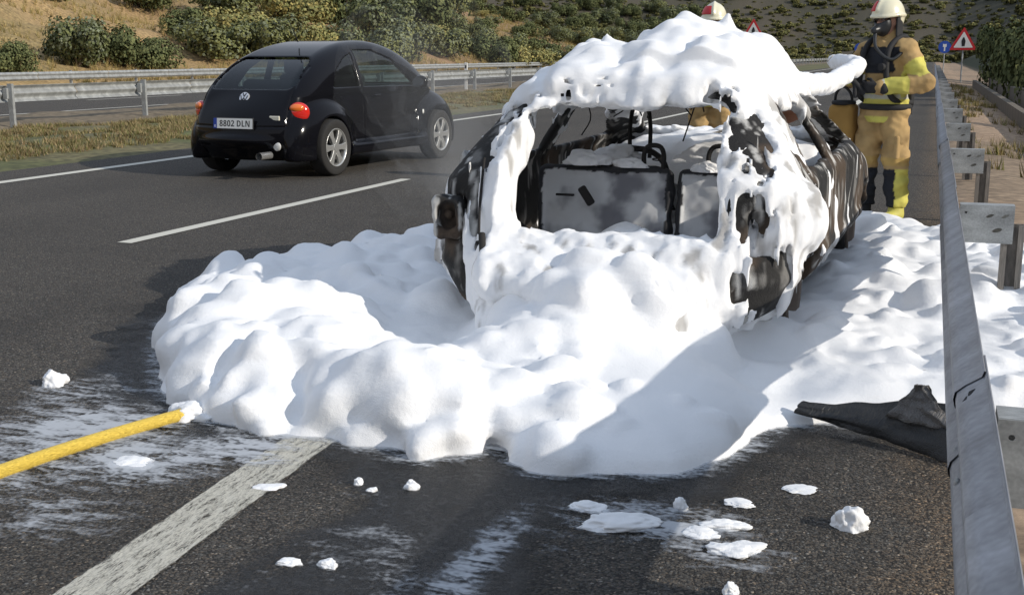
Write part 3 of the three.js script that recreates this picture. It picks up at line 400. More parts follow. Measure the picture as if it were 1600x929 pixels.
function coat(x, y, z) {
  const s = -z, up = ss(1.08, 1.3, y), b = Math.abs(noise(x * 2.4 + 5, y * 2.4, z * 2.4)), c = Math.abs(noise(x * 6, y * 6, z * 6 + 3)), drip = noise(x * 8 + 2, y * 1.3, z * 8), side = ss(0.5, 0.75, Math.abs(x)) * ss(0.3, 0.9, s) * ss(1.15, 1.0, y);
  let t = 0.006 + 0.03 * b + 0.016 * c + 0.03 * drip + 0.02 * (1 - up) * noise(x * 24, y * 3.2, z * 24) + up * (0.06 + 0.09 * b + 0.012 * c) * ss(0.68, 0.42, Math.abs(x)) - side * 0.06 * (0.45 + ss(-0.15, 0.3, fbm(x * 2 + 7, y * 1.6, z * 3, 3)));
  t += 0.05 * up * ss(0.3, 0.0, Math.hypot((x - 0.15) * 0.6, (s - 1.3) * 0.4)) + 0.06 * up * ss(0.35, 0.0, Math.hypot((x - 0.05) * 0.7, (s - 1.1) * 0.45)) + 0.006 * noise(x * 12, y * 12, z * 12);
  for (const [px, pz, hh, w] of [[0.08, -1.25, 0.06, 0.09], [-0.28, -1.0, 0.06, 0.05], [0.3, -1.3, 0.08, 0.05], [0.42, -0.9, 0.05, 0.1], [-0.15, -0.75, 0.04, 0.15]]) { const q = Math.hypot(x - px, z - pz) / w; if (q < 1.6 && y > 1.25) t += hh * Math.exp(-q * q * 2.2); } // soft peaks on the roof
  for (const [p, q, r, a] of bare) { if (Math.abs(y - (p[1] + q[1]) / 2) > 0.7) continue; const d = capsule(x, y, z, p, q, 0, 0) + r * (1.0 * noise(x * 15, y * 2.6, z * 15) + 0.8 * noise(x * 34, y * 5, z * 34)); if (d < r * 1.3) t -= a * (x < 0 ? 0.8 : 0.55) * ss(r * 1.3, r * 0.7, d); }
  if (s > 0.6 && s < 2.1) t += 0.055 * up * Math.exp(-(((x - 0.28) / 0.26) ** 2));
  t += 0.06 * Math.exp(-(((x + 0.5) / 0.07) ** 2)) * ss(0.7, 0.5, s) * ss(1.15, 1.0, y) * (0.7 + b); // heavier foam on the left rear pillar
  t += 0.19 * ss(0.72, 0.35, Math.abs(x)) * ss(0.35, 0.1, s) * ss(0.62, 0.4, y) * (0.65 + 0.8 * b); // foam bulging off the tailgate
  t += 0.09 * Math.exp(-(((y - 0.66) / 0.14) ** 2) - ((z + 0.32) / 0.17) ** 2) * (x > 0.6 ? 1 : 0); // thick pad on the right rear wing
  return t;
}
function coatField(x, y, z) { const d = wreckBody(x, y, z); return d > 0.4 ? d : (d - coat(x, y, z)) * 0.8; }
part('foam_coat', nets(coatField, [-1.1, 0.02, -4.0], [1.1, 1.72, 0.42], 0.0165, { uv: 2.2, lip: 3, colour: coatColour }), M(0.88, 0.885, 0.89, 0.95, { specularIntensity: 0.3, bumpMap: foamBump, bumpScale: 0.0015, vertexColors: true }), wreck).userData.label = 'thick white foam clinging to roof, pillars and doors';
// inside
function lump(rx, ry, rz, s) { const ico = new THREE.IcosahedronGeometry(1, 12); ico.deleteAttribute('uv'); ico.deleteAttribute('normal'); const g = mergeVertices(ico, 1e-4), p = g.attributes.position; for (let i = 0; i < p.count; i++) { const x = p.getX(i), y = p.getY(i), z = p.getZ(i), k = 1 + 0.42 * noise(x * 1.1 + s, y * 1.1, z * 1.1) + 0.16 * Math.abs(noise(x * 2.4 + s, y * 2.4, z * 2.4)) + 0.16 * noise(x * 3.2, y * 3.2 + s, z * 3.2) + 0.06 * noise(x * 7, y * 7 + s, z * 7); p.setXYZ(i, x * k * rx, Math.max(-0.15, y * k) * ry, z * k * rz); } g.computeVertexNormals(); const u = []; for (let i = 0; i < p.count; i++) u.push(p.getX(i) * 1.4, p.getZ(i) * 1.4 + p.getY(i)); g.setAttribute('uv', new THREE.Float32BufferAttribute(u, 2)); return g; }
const mChar = M(0.018, 0.016, 0.015, 0.85), mAsh = M(0.34, 0.345, 0.35, 0.95, { bumpMap: foamBump, bumpScale: 0.01 }), mRust = M(0.16, 0.06, 0.025, 0.9);
const seatBack = (w, hgt) => nets((x, y, z) => { const d = sbox(x, y - hgt / 2, z, w / 2, hgt / 2, 0.05, 0.045); return Math.max(d, -(sbox(x, y - hgt / 2, z - 0.05, w / 2 - 0.035, hgt / 2 - 0.035, 0.02, 0.015))) + 0.014 * noise(x * 9, y * 9, z * 9) + 0.006 * noise(x * 22, y * 22, z * 22); }, [-w / 2 - 0.05, -0.05, -0.1], [w / 2 + 0.05, hgt + 0.05, 0.1], 0.012, { uv: 2, colour: (x, y, z) => { const n = fbm(x * 6, y * 6, 3, 4), rim = Math.max(Math.abs(x) - w / 2 + 0.035, y - hgt + 0.035) + 0.03 * n > 0, k = ss(-0.15, 0.25, n + 0.5 * x); return rim ? [0.035, 0.035, 0.038] : [mix(0.62, 0.22, k), mix(0.63, 0.22, k), mix(0.64, 0.24, k)]; } });
const mSeat = M(1, 1, 1, 0.95, { vertexColors: true });
for (const [x, w] of [[-0.24, 0.74], [0.35, 0.4]]) { const p = part('rear_seat_back', seatBack(w, 0.5), mSeat, wreck); p.position.set(x, 0.33, -0.86); p.rotation.x = -0.12; }
for (const [x, y, z, w, h] of [[0.02, 0.86, -0.9, 0.1, 0.075], [0.37, 0.86, -0.9, 0.12, 0.08], [-0.3, 0.86, -1.75, 0.12, 0.24], [0.36, 0.86, -1.75, 0.12, 0.2]]) part('headrest_frame', tube([[x - w / 2, y - 0.06, z], [x - w / 2, y + h * 0.6, z], [x - w * 0.3, y + h, z], [x + w * 0.3, y + h, z], [x + w / 2, y + h * 0.6, z], [x + w / 2, y - 0.06, z]], 0.013, 26, 7), mChar, wreck);
for (const x of [-0.32, 0.36]) part('front_seat_frame', merged([tube([[x - 0.2, 0.3, -1.72], [x - 0.19, 0.75, -1.72], [x - 0.1, 0.84, -1.72], [x + 0.1, 0.84, -1.72], [x + 0.19, 0.75, -1.72], [x + 0.2, 0.3, -1.72]], 0.018, 26, 7), tube([[x - 0.19, 0.6, -1.72], [x, 0.58, -1.74], [x + 0.19, 0.6, -1.72]], 0.01, 8, 6)]), mChar, wreck);
part('dashboard', nets((x, y, z) => ellip(x, y - 0.74, z + 2.55, 0.72, 0.17, 0.3) * 0.8 - 0.03 * Math.abs(noise(x * 7, y * 7, z * 7)), [-0.8, 0.45, -2.95], [0.8, 1.02, -2.15], 0.025, { uv: 1.5 }), mFoam, wreck).userData.label = 'foam covered dashboard';
part('bonnet_panel', nets((x, y, z) => Math.max(Math.abs(y - 0.98 - 0.35 * (x - 0.3) * (x - 0.3) - 0.12 * noise(x * 3, 2, z * 3)) - 0.014, Math.abs(x - 0.3) - 0.26 + 0.05 * noise(1, y * 8, z * 5), Math.abs(z + 2.95) - 0.16), [-0.05, 0.75, -3.2], [0.65, 1.25, -2.7], 0.014), mRust, wreck).userData.label = 'rusty buckled metal behind the windscreen opening';
part('windscreen_shard', merged([tube([[0.12, 0.84, -2.5], [0.2, 0.98, -2.45], [0.24, 1.12, -2.35]], 0.02, 8, 6), tube([[0.2, 0.97, -2.45], [-0.05, 0.9, -2.5], [-0.2, 0.87, -2.52]], 0.008, 8, 5)]), M(0.6, 0.52, 0.42, 0.9), wreck);
part('tailgate_strut', merged([tube([[-0.59, 0.92, -0.1], [-0.58, 0.7, -0.02], [-0.55, 0.58, 0.06]], 0.007, 12, 6), tube([[-0.535, 0.58, 0.06], [-0.5, 0.5, 0.13]], 0.017, 6, 8)]), mChar, wreck);
for (let i = 0; i < 9; i++) { const x = rr(-0.5, 0.5), z = -rr(0.7, 2.0), l = rr(0.06, 0.26); part('hanging_wire', tube([[x, 1.2, z], [x + rr(-0.05, 0.05), 1.2 - l * 0.6, z + rr(-0.05, 0.05)], [x + rr(-0.1, 0.1), 1.2 - l, z + rr(-0.05, 0.05)]], 0.004, 8, 5), mChar, wreck); }
for (let i = 0; i < 10; i++) part('seat_spring', new THREE.TorusGeometry(0.03, 0.004, 5, 14).rotateX(1.3).translate(rr(-0.55, 0.55), rr(0.55, 0.8), -1.7 + rr(-0.06, 0.06)), mChar, wreck);
for (const [x, y, z, r] of [[-0.35, 0.84, -0.88, 0.07], [-0.1, 0.83, -0.9, 0.05], [0.3, 0.82, -0.9, 0.05], [-0.45, 0.8, -1.7, 0.09], [0.15, 0.8, -1.75, 0.12], [0.42, 0.86, -1.75, 0.08]]) part('foam_lump', lump(r * 1.7, r * 0.8, r, x * 9).translate(x, y, z), mFoam, wreck);
part('latch', merged([box(-0.42, 0.66, -0.77, 0.1, 0.012, 0.02, 0.004), box(0, 0, 0, 0.045, 0.11, 0.03, 0.012).rotateZ(0.6).translate(-0.3, 0.66, -0.765)]).translate(0, 0.02, 0), mChar, wreck);
part('tail_lamp_socket', nets((x, y, z) => { const X = x + 0.77, Y = y - 0.63; let d = sbox(X + 0.1 * Y, Y, z + 0.1, 0.078, 0.1, 0.06, 0.03); d = smax(d, -sbox(X, Y - 0.01, z + 0.03, 0.05, 0.06, 0.07, 0.03), 0.012); d = smin(d, Math.hypot(X, Y - 0.01, (z + 0.1) * 0.6) - 0.024, 0.012); return d + 0.014 * noise(x * 14, y * 14, z * 14) + 0.007 * noise(x * 34, y * 34, z * 34); }, [-0.9, 0.49, -0.2], [-0.64, 0.77, 0.0], 0.009, { colour: burntColour, uv: 3 }), mBurnt, wreck).userData.label = 'gutted black tail lamp housing';
for (const [x, s] of [[-0.72, 0.72], [0.72, 0.72], [-0.72, 3.12], [0.72, 3.12]]) {
  const w = new THREE.Group(); w.name = 'wheel'; w.position.set(x, 0.27, -s); wreck.add(w);
  part('rim', new THREE.LatheGeometry([[0.05, 0.02], [0.1, 0.0], [0.18, -0.03], [0.2, 0.06], [0.205, 0.07], [0.2, 0.08], [0.17, 0.07], [0.17, -0.07], [0.205, -0.08]].map((p) => new THREE.Vector2(...p)), 28).rotateZ(x > 0 ? -Math.PI / 2 : Math.PI / 2), M(0.2, 0.16, 0.13, 0.8), w);
  part('tyre_remains', new THREE.TorusGeometry(0.235, 0.035, 8, 30).scale(1, 1, 1.8).rotateY(Math.PI / 2), mChar, w);
}

// ------------------------------------------------------------------ foam lumps, suds, hose, debris, smoke
const G1 = 'small foam clumps scattered on the asphalt';
[[84, 600, 0.055, 0.05, 0.05, 'ragged foam clump lying alone on the left lane above the yellow hose'], [1328, 824, 0.05, 0.055, 0.04, 'rounded pointed foam clump alone on the asphalt below the black bumper fragment'], [1063, 795, 0.022, 0.03, 0.02, 'small upright foam blob above the flat double patch'], [972, 822, 0.12, 0.03, 0.05, 'flat double foam patch in the wet dark strip below the main foam'], [920, 795, 0.06, 0.018, 0.035, 'elongated foam strip just above the flat double patch'], [1095, 836, 0.06, 0.014, 0.04, 0], [1135, 824, 0.07, 0.018, 0.03, 0], [1140, 862, 0.06, 0.018, 0.045, 0], [1165, 856, 0.06, 0.012, 0.04, 0], [643, 764, 0.026, 0.024, 0.02, 'single foam blob below the crease in the foam front'], [560, 757, 0.016, 0.018, 0.016, 0], [582, 768, 0.018, 0.012, 0.014, 0], [452, 881, 0.035, 0.012, 0.02, 0], [512, 885, 0.03, 0.016, 0.02, 0], [1142, 928, 0.02, 0.025, 0.02, 'tiny foam blob farthest from the foam blanket'], [1155, 788, 0.05, 0.01, 0.03, 'flat foam flake between the smear and the foam edge'], [1250, 765, 0.05, 0.006, 0.04, 'thin foam smear below the bumper fragment tip'], [205, 725, 0.075, 0.012, 0.05, 'thin wide foam patch beside the yellow hose'], [300, 652, 0.09, 0.05, 0.07, 'foam smeared over the end of the yellow hose'], [420, 762, 0.05, 0.008, 0.03, 'thin foam smear lying across the worn shoulder line']].forEach(([px, py, a, b, c, lab], i) => {
  const p = ground(px, py); const m = solo('foam_clump', lump(a, b, c, i * 3.7), mFoam, lab || 'small white foam blob on the asphalt in front of the foam blanket', 'foam clump', lab ? undefined : G1); m.position.set(p.x, b * 0.12 + 0.002, p.z); m.rotation.y = i * 1.3 % 0.8 - 0.3;
});
{ // thin suds drying on the tarmac
  const X0 = -4.6, X1 = 0.1, Z0 = 2.1, Z1 = 5.4, blobs = [[-2.9, 3.2, 0.9, 0.75, 0.72], [-2.95, 3.55, 0.5, 0.4, 1.0], [-2.55, 3.3, 0.45, 0.35, 0.95], [-2.3, 3.5, 0.35, 0.25, 1.0], [-2.5, 2.8, 0.5, 0.4, 0.65], [-3.3, 3.9, 0.4, 0.5, 0.7], [-3.5, 4.6, 0.35, 0.4, 0.35], [-1.12, 2.9, 0.12, 0.6, 0.85], [-1.3, 2.7, 0.3, 0.2, 0.6], [-0.7, 3.35, 0.45, 0.25, 0.85], [-0.5, 3.2, 0.3, 0.2, 0.75], [-1.45, 2.9, 0.35, 0.3, 0.6], [-1.0, 3.1, 0.3, 0.25, 0.5], [-1.65, 3.2, 0.4, 0.3, 0.45], [-0.35, 3.75, 0.3, 0.2, 0.45], [-1.7, 2.6, 0.4, 0.3, 0.4], [-2.9, 3.0, 0.4, 0.5, 0.8]];
  const am = texture(1400, 1000, (i, j) => { const x = mix(X0, X1, i / 1400), f = mix(Z0, Z1, j / 1000); let d = 0; for (const [a, b, c, e, w] of blobs) d = Math.max(d, w * Math.exp(-(((x - a) / c) ** 2) - ((f - b) / e) ** 2)); d = Math.max(d, 0.75 * (1 - ss(0, 0.22, poly2(footprint, x, f)))); if (d < 0.05) return [0, 0, 0]; const n = fbm(x * 7, 1, f * 16, 5), r = 1 - Math.abs(fbm(x * 11 + 3 * n, 6, f * 20, 3)) * 3.2, fine = noise(x * 60, 3, f * 60) * 0.18; const v = clamp(ss(0.48, 1.1, d * (0.75 + 0.9 * n + 0.45 * Math.max(0, r)) + fine) * 0.75); return [v, v, v]; }, false, false);
  const g = new THREE.PlaneGeometry(X1 - X0, Z1 - Z0).rotateX(-Math.PI / 2).translate((X0 + X1) / 2, 0.009, -(Z0 + Z1) / 2), u = [], p = g.attributes.position; for (let i = 0; i < 4; i++) u.push((p.getX(i) - X0) / (X1 - X0), (-p.getZ(i) - Z0) / (Z1 - Z0)); g.setAttribute('uv', new THREE.Float32BufferAttribute(u, 2));
  solo('foam_suds', g, M(0.6, 0.63, 0.67, 0.8, { alphaMap: am, transparent: true }), 'thin grey suds film drying on the tarmac around the yellow hose', 'suds', null, 'stuff').castShadow = false;
}
{ // water that ran off the foam: a thin glossy film on the stones
  const X0 = -4.6, X1 = 0.1, Z0 = 2.0, Z1 = 5.4, am = texture(700, 500, (i, j) => { const x = mix(X0, X1, i / 700), f = mix(Z0, Z1, j / 500), d = poly2(footprint, x, f) + 0.5 * fbm(x * 1.6, 3, f * 1.6, 4) + 0.15 * noise(x * 7, 2, f * 7), run = Math.abs(x + 1.3 + 0.35 * fbm(1, 2, f * 1.1, 2)) - 0.28 - 0.5 * fbm(x * 2, 4, f * 1.2, 3); const v = (0.78 - 0.35 * stoneH[(i * 3 & 1023) + TW * (j * 3 & 1023)]) * Math.max(1 - ss(0.1, 0.3, d), (1 - ss(0.0, 0.12, run)) * ss(4.6, 4, f)); return [v, v, v]; }, false, false);
  const g = new THREE.PlaneGeometry(X1 - X0, Z1 - Z0).rotateX(-Math.PI / 2).translate((X0 + X1) / 2, 0.0045, -(Z0 + Z1) / 2), u = [], p = g.attributes.position; for (let i = 0; i < 4; i++) u.push((p.getX(i) - X0) / (X1 - X0), (-p.getZ(i) - Z0) / (Z1 - Z0)); g.setAttribute('uv', new THREE.Float32BufferAttribute(u, 2));
  solo('water_film', g, M(0.02, 0.02, 0.02, 0.5, { bumpMap: foamBump, bumpScale: 0.003, alphaMap: am, transparent: true }), 'wet film of run off water darkening the tarmac around the foam', 'water', null, 'stuff').castShadow = false;
}
{ // yellow hose
  const pts = [[-300, 838], [-120, 778], [0, 734], [90, 703], [180, 675], [285, 645], [360, 625], [430, 605]].map(([a, b]) => { const g = ground(a, b, 0.03); return [g.x, 0.032, g.z]; });
  const g = tube(pts, 0.025, 60, 14); g.translate(0, -0.008, 0);
  const hs = thing('fire_hose', 'yellow fire hose running across the wet asphalt into the foam', 'hose');
  part('hose_line', g, M(0.85, 0.6, 0.09, 0.5, { bumpMap: asphaltBump, bumpScale: 0.002 }), hs);
}
{ // charred bumper fragment by the guardrail
  const a = ground(1237, 668), b = ground(1500, 738), d = thing('bumper_fragment', 'charred black bumper piece lying against the guardrail foot', 'debris');
  const L = a.distanceTo(b), ang = Math.atan2(-(b.z - a.z), b.x - a.x); d.position.copy(a); d.rotation.y = ang;
  const strip = (fn, n = 30, m = 8) => { const P = [], I = []; for (let q = 0; q < 2; q++) for (let i = 0; i <= n; i++) for (let j = 0; j <= m; j++) P.push(...fn(i / n, j / m, q * 0.012)); const k = (n + 1) * (m + 1); for (let q = 0; q < 2; q++) for (let i = 0; i < n; i++) for (let j = 0; j < m; j++) { const s = q * k + i * (m + 1) + j; q ? I.push(s, s + m + 1, s + 1, s + 1, s + m + 1, s + m + 2) : I.push(s, s + 1, s + m + 1, s + 1, s + m + 2, s + m + 1); } for (let i = 0; i < n; i++) for (const j of [0, m]) { const s = i * (m + 1) + j; I.push(s, s + m + 1, s + k, s + m + 1, s + k + m + 1, s + k); } const g = new THREE.BufferGeometry(); g.setAttribute('position', new THREE.Float32BufferAttribute(P, 3)); g.setAttribute('uv', new THREE.Float32BufferAttribute(P.flatMap((v, i) => i % 3 ? [] : [P[i] * 2, P[i + 1] * 2 + P[i + 2]]), 2)); g.setIndex(I); g.computeVertexNormals(); return g; };
  part('bumper_skin', strip((u, v, t) => { const h = mix(0.035, 0.165, ss(-0.1, 0.85, u)), a = (v - 0.5) * 1.9; return [u * L + 0.01 * noise(u * 7, v * 3, 3), 0.004 + 0.05 * (1 - u) ** 2 + v * h + 0.008 * noise(u * 9, v * 2, 1), 0.06 * Math.cos(a) - 0.06 - 0.05 * Math.sin(u * 3) + 0.02 * noise(u * 5, v * 4, 7) - t - 0.12 * v * (0.3 + u)]; }), M(0.022, 0.022, 0.022, 0.5, { bumpMap: foamBump, bumpScale: 0.008 }), d);
  part('torn_flap', strip((u, v, t) => [L * 0.66 + (u - 0.45) * 0.26 * (1 - v * 0.85) + 0.012 * noise(u * 5, v * 5, 2) - 0.01 * v, 0.1 + v * 0.13, -0.1 - 0.05 * v + 0.03 * noise(u * 4, v * 4, 5) - t], 12, 12), M(0.16, 0.155, 0.15, 0.85, { bumpMap: foamBump, bumpScale: 0.02 }), d).userData.label = 'ash grey torn flap standing up';
}
// ------------------------------------------------------------------ black beetle-shaped hatchback
const beetle = thing('compact_car', 'rounded black hatchback with alloy wheels driving past in the far lane', 'car');
{
  const clear = { specularIntensity: 0.4 }, mPaintB = M(0.005, 0.005, 0.007, 0.1, { ...clear }), mTrim = M(0.012, 0.012, 0.013, 0.6), mGlass = new THREE.MeshPhysicalMaterial({ color: new THREE.Color().setRGB(0.42, 0.5, 0.5), roughness: 0.03, transmission: 1, thickness: 0, ior: 1.5, side: THREE.DoubleSide });
  const AX = [0.79, 3.3];
  function hull(x, y, z) {
    const s = -z, ax = Math.abs(x);
    const a = Math.hypot((s - 2.0) / (s < 2 ? 1.8 : 1.5), (y - 0.56) / 0.94), arch = (a - 1) * 0.8; // the roof arch
    const hood = ellip(ax * 0.6, y - 0.5, s - 3.15, 0.62, 0.47, 0.88), tail = ellip(ax * 0.55, y - 0.48, s - 0.86, 0.6, 0.5, 0.82);
    const hw = 0.715 - 0.36 * Math.max(0, y - 0.88) ** 1.25 - 0.1 * ((s - 2) / 2) ** 4;
    let d = smax(arch, ax - hw, 0.16);
    d = smin(d, smax(hood, ax - 0.66, 0.1), 0.08); d = smin(d, smax(tail, ax - 0.66, 0.14), 0.08);
    for (const c of AX) d = smin(d, ellip(ax - 0.62, y - 0.34, s - c, 0.24, 0.53, 0.64), 0.03);
    d = smin(d, sbox(ax - 0.4, y - 0.27, s - 2.05, 0.44, 0.07, 1.0, 0.05), 0.05);
    d = smin(d, smax(ellip(x, y - 0.42, s - 0.75, 0.86, 0.2, 0.76), s - 1.0, 0.05), 0.02); d = smin(d, smax(ellip(x, y - 0.4, s - 3.35, 0.86, 0.19, 0.75), 3.1 - s, 0.05), 0.02);
    d = smax(d, 0.19 - y, 0.04);
    return d;
  }
  const sideW = [[[1.0, 0.97], [1.16, 1.16], [1.38, 1.29], [1.56, 1.345], [1.56, 0.97]], [[1.64, 0.97], [1.64, 1.385], [2.05, 1.38], [2.45, 1.27], [2.85, 0.99], [2.85, 0.96]]];
  const win = (x, y, z) => { const s = -z, ax = Math.abs(x); let w = 9; for (const p of sideW) w = Math.min(w, smax(poly2(p, s, y), 0.42 - ax, 0.03)); w = Math.min(w, smax(smax(ax - 0.56 + 0.25 * (y - 0.98), Math.abs(y - 1.13) - 0.17, 0.1), s - 1.25, 0.02)); return Math.min(w, smax(smax(ax - 0.58 + 0.3 * (y - 0.98), Math.abs(y - 1.18) - 0.2, 0.08), 2.35 - s, 0.02)); };
  const seams = (x, y, s) => { const ax = Math.abs(x); let m = 9; if (ax > 0.4 && y > 0.34) { if (s > 1.5 && s < 2.95 && y < 1.4) m = Math.min(m, Math.abs(s - 1.6)); if (y < 1.0) m = Math.min(m, Math.abs(s - 2.86 + (0.9 - y) * 0.12)); } if (s < 0.75) { if (ax < 0.6) m = Math.min(m, Math.abs(y - 0.565)); if (y > 0.56 && y < 1.3) m = Math.min(m, Math.abs(ax - 0.6 + 0.1 * (y - 0.6))); } return m; };
  const bodyF = (x, y, z) => { const d = hull(x, y, z); if (d > 0.2) return d; const s = -z, ax = Math.abs(x); let b = Math.max(d, -(d + 0.06)); b = smax(b, -win(x, y, z), 0.012); for (const c of AX) b = smax(b, -smax(Math.hypot(s - c, y - 0.31) - 0.35, 0.52 - ax, 0.02), 0.015); return b + 0.008 * (1 - ss(0.003, 0.014, seams(x, y, s))); };
  part('body', nets(bodyF, [-0.95, 0.12, -4.2], [0.95, 1.58, 0.1], 0.0165, { grad: true, lip: 1.9 }), mPaintB, beetle);
  const full = nets((x, y, z) => hull(x, y, z) + 0.014, [-0.95, 0.85, -3.4], [0.95, 1.58, 0.05], 0.022, { grad: true }), gp = full.attributes.position, keep = [[], [], [], []];
  for (let i = 0; i < full.index.count; i += 3) { const t = [0, 1, 2].map((k) => full.index.getX(i + k)), c = t.reduce((v, k) => v.add(V(gp.getX(k), gp.getY(k), gp.getZ(k))), V(0, 0, 0)).divideScalar(3); if (win(c.x, c.y, c.z) < 0.03) { const s = -c.z; (s < 1.25 && Math.abs(c.x) < 0.56 ? keep[0] : s > 2.35 && Math.abs(c.x) < 0.585 - 0.3 * (c.y - 0.98) + 0.03 ? keep[1] : c.x < 0 ? keep[2] : keep[3]).push(...t); } }
  ['rear_window', 'windscreen', 'side_glass', 'side_glass'].forEach((n, i) => { const g = full.clone(); g.setIndex(keep[i]); part(n, g.toNonIndexed(), mGlass, beetle); });
  part('floor_pan', box(0, 0.28, -2, 1.1, 0.1, 3.2, 0.04), mTrim, beetle); part('dashboard', box(0, 0.86, -2.75, 1.2, 0.22, 0.5, 0.08), mTrim, beetle); part('parcel_shelf', box(0, 0.9, -0.75, 1.1, 0.04, 0.5, 0.015), mTrim, beetle);
  const mSeatB = M(0.05, 0.048, 0.05, 0.9);
  for (const x of [-0.36, 0.36]) { const st = part('seat', merged([new RoundedBoxGeometry(0.46, 0.62, 0.14, 3, 0.06).rotateX(0.18).translate(x, 0.8, -1.85), new RoundedBoxGeometry(0.46, 0.14, 0.5, 3, 0.06).translate(x, 0.5, -2.1)]), mSeatB, beetle); part('headrest', new RoundedBoxGeometry(0.26, 0.18, 0.1, 3, 0.045).translate(x, 1.19, -1.75), mSeatB, st); }
  part('rear_bench', new RoundedBoxGeometry(1.15, 0.55, 0.14, 3, 0.06).rotateX(0.25).translate(0, 0.78, -1.1), mSeatB, beetle);
  // wheels
  const mTyre = M(0.022, 0.021, 0.02, 0.9), mAlloy = M(0.62, 0.62, 0.6, 0.32, { metalness: 0.75 }), mDark = M(0.02, 0.02, 0.02, 0.7);
  const tyreG = new THREE.LatheGeometry([[0.205, -0.09], [0.25, -0.105], [0.29, -0.1], [0.312, -0.085], [0.316, 0], [0.312, 0.085], [0.29, 0.1], [0.25, 0.105], [0.205, 0.09]].map((p) => new THREE.Vector2(...p)), 44), rimG = new THREE.LatheGeometry([[0.19, 0.06], [0.208, 0.09], [0.214, 0.094], [0.21, 0.1], [0.2, 0.096], [0.185, 0.07], [0.185, -0.08]].map((p) => new THREE.Vector2(...p)), 44);
  const spoke = []; for (let k = 0; k < 6; k++) { const sh = new THREE.Shape([[-0.028, 0.03], [-0.024, 0.12], [-0.04, 0.195], [0.04, 0.195], [0.024, 0.12], [0.028, 0.03]].map((p) => new THREE.Vector2(...p))); spoke.push(new THREE.ExtrudeGeometry(sh, { depth: 0.02, bevelEnabled: true, bevelSize: 0.005, bevelThickness: 0.006, bevelSegments: 2 }).rotateZ(k * Math.PI / 3).rotateX(-Math.PI / 2).translate(0, 0.065, 0)); }
  const spokeG = merged([...spoke, new THREE.CylinderGeometry(0.045, 0.055, 0.04, 20).translate(0, 0.075, 0)]), discG = new THREE.CylinderGeometry(0.15, 0.15, 0.02, 28);
  for (const c of AX) for (const sd of [-1, 1]) { const w = new THREE.Group(); w.name = 'wheel'; w.position.set(sd * 0.745, 0.316, -c); w.rotation.z = -sd * Math.PI / 2; beetle.add(w); part('tyre', tyreG, mTyre, w); part('rim', rimG, mAlloy, w); part('spokes', spokeG, mAlloy, w); part('brake_disc', discG, mDark, w); }
  // lamps, badge, plate, small fittings
  const lens = (r, g, b) => M(r, g, b, 0.12, { clearcoat: 1, clearcoatRoughness: 0.03 });
  const surf = (x, y) => { let z = 0.1; while (hull(x, y, z) > 0 && z > -1.5) z -= 0.005; return z; };
  for (const sd of [-1, 1]) { const t = part('tail_lamp', new THREE.SphereGeometry(0.118, 26, 18).scale(1, 0.92, 0.5).rotateY(sd * 0.55).translate(sd * 0.655, 0.72, surf(0.655, 0.72) - 0.018), lens(0.62, 0.02, 0.012), beetle); part('indicator_lens', new THREE.SphereGeometry(0.072, 20, 14).scale(1.1, 0.62, 0.5).rotateY(sd * 0.55).translate(sd * 0.66, 0.768, surf(0.655, 0.72) + 0.022), lens(0.75, 0.17, 0.02), t); }
  part('badge', new THREE.CylinderGeometry(0.06, 0.062, 0.02, 28).rotateX(Math.PI / 2).rotateX(-0.45).translate(0, 0.87, surf(0, 0.87) + 0.006), M(0.75, 0.76, 0.78, 0.2, { metalness: 0.6 }), beetle);
  { // V over W drawn in dark strokes on the silver disc
    const st = (x0, y0, x1, y1) => { const L = Math.hypot(x1 - x0, y1 - y0); return box(0, 0, 0, 0.009, L, 0.004).rotateZ(-Math.atan2(x1 - x0, y1 - y0)).translate((x0 + x1) / 2, (y0 + y1) / 2, 0); };
    part('badge_letters', merged([st(-0.022, 0.048, 0, 0.006), st(0.022, 0.048, 0, 0.006), st(-0.046, 0.02, -0.022, -0.042), st(-0.022, -0.042, 0, -0.004), st(0, -0.004, 0.022, -0.042), st(0.022, -0.042, 0.046, 0.02)]).rotateX(-0.45).translate(0, 0.875, surf(0, 0.87) + 0.017), mTrim, beetle);
  }
  const cv = document.createElement('canvas'); cv.width = 520; cv.height = 110; const cx = cv.getContext('2d'); cx.fillStyle = '#e8e8e4'; cx.fillRect(0, 0, 520, 110); cx.fillStyle = '#1b3f9c'; cx.fillRect(0, 0, 46, 110); cx.fillStyle = '#fff'; cx.font = 'bold 34px sans-serif'; cx.fillText('E', 12, 96); cx.fillStyle = '#111'; cx.font = 'bold 92px sans-serif'; cx.textAlign = 'center'; cx.fillText('8802 DLN', 284, 88, 440);
  const ct = new THREE.CanvasTexture(cv); ct.colorSpace = THREE.SRGBColorSpace;
  const plate = part('number_plate', new THREE.PlaneGeometry(0.52, 0.11).translate(0, 0, 0.006), new THREE.MeshPhysicalMaterial({ map: ct, roughness: 0.4 }), beetle); plate.position.set(0, 0.6, surf(0, 0.6) + 0.012); plate.rotation.x = -0.08; part('plate_holder', box(0, 0, 0, 0.54, 0.13, 0.01, 0.004), mTrim, plate);
  part('reversing_lamp', box(0.47, 0.66, surf(0.47, 0.66) + 0.002, 0.13, 0.05, 0.02, 0.008), lens(0.75, 0.72, 0.6), beetle);
  part('exhaust_pipe', new THREE.CylinderGeometry(0.04, 0.04, 0.2, 18, 1, true).rotateX(Math.PI / 2).translate(0.42, 0.265, -0.02), M(0.7, 0.7, 0.7, 0.25, { metalness: 0.8 }), beetle);
  part('fog_lamp', new THREE.SphereGeometry(0.05, 18, 12).scale(1, 1, 0.4).translate(0.5, 0.36, surf(0.5, 0.36) + 0.006), lens(0.6, 0.6, 0.58), beetle);
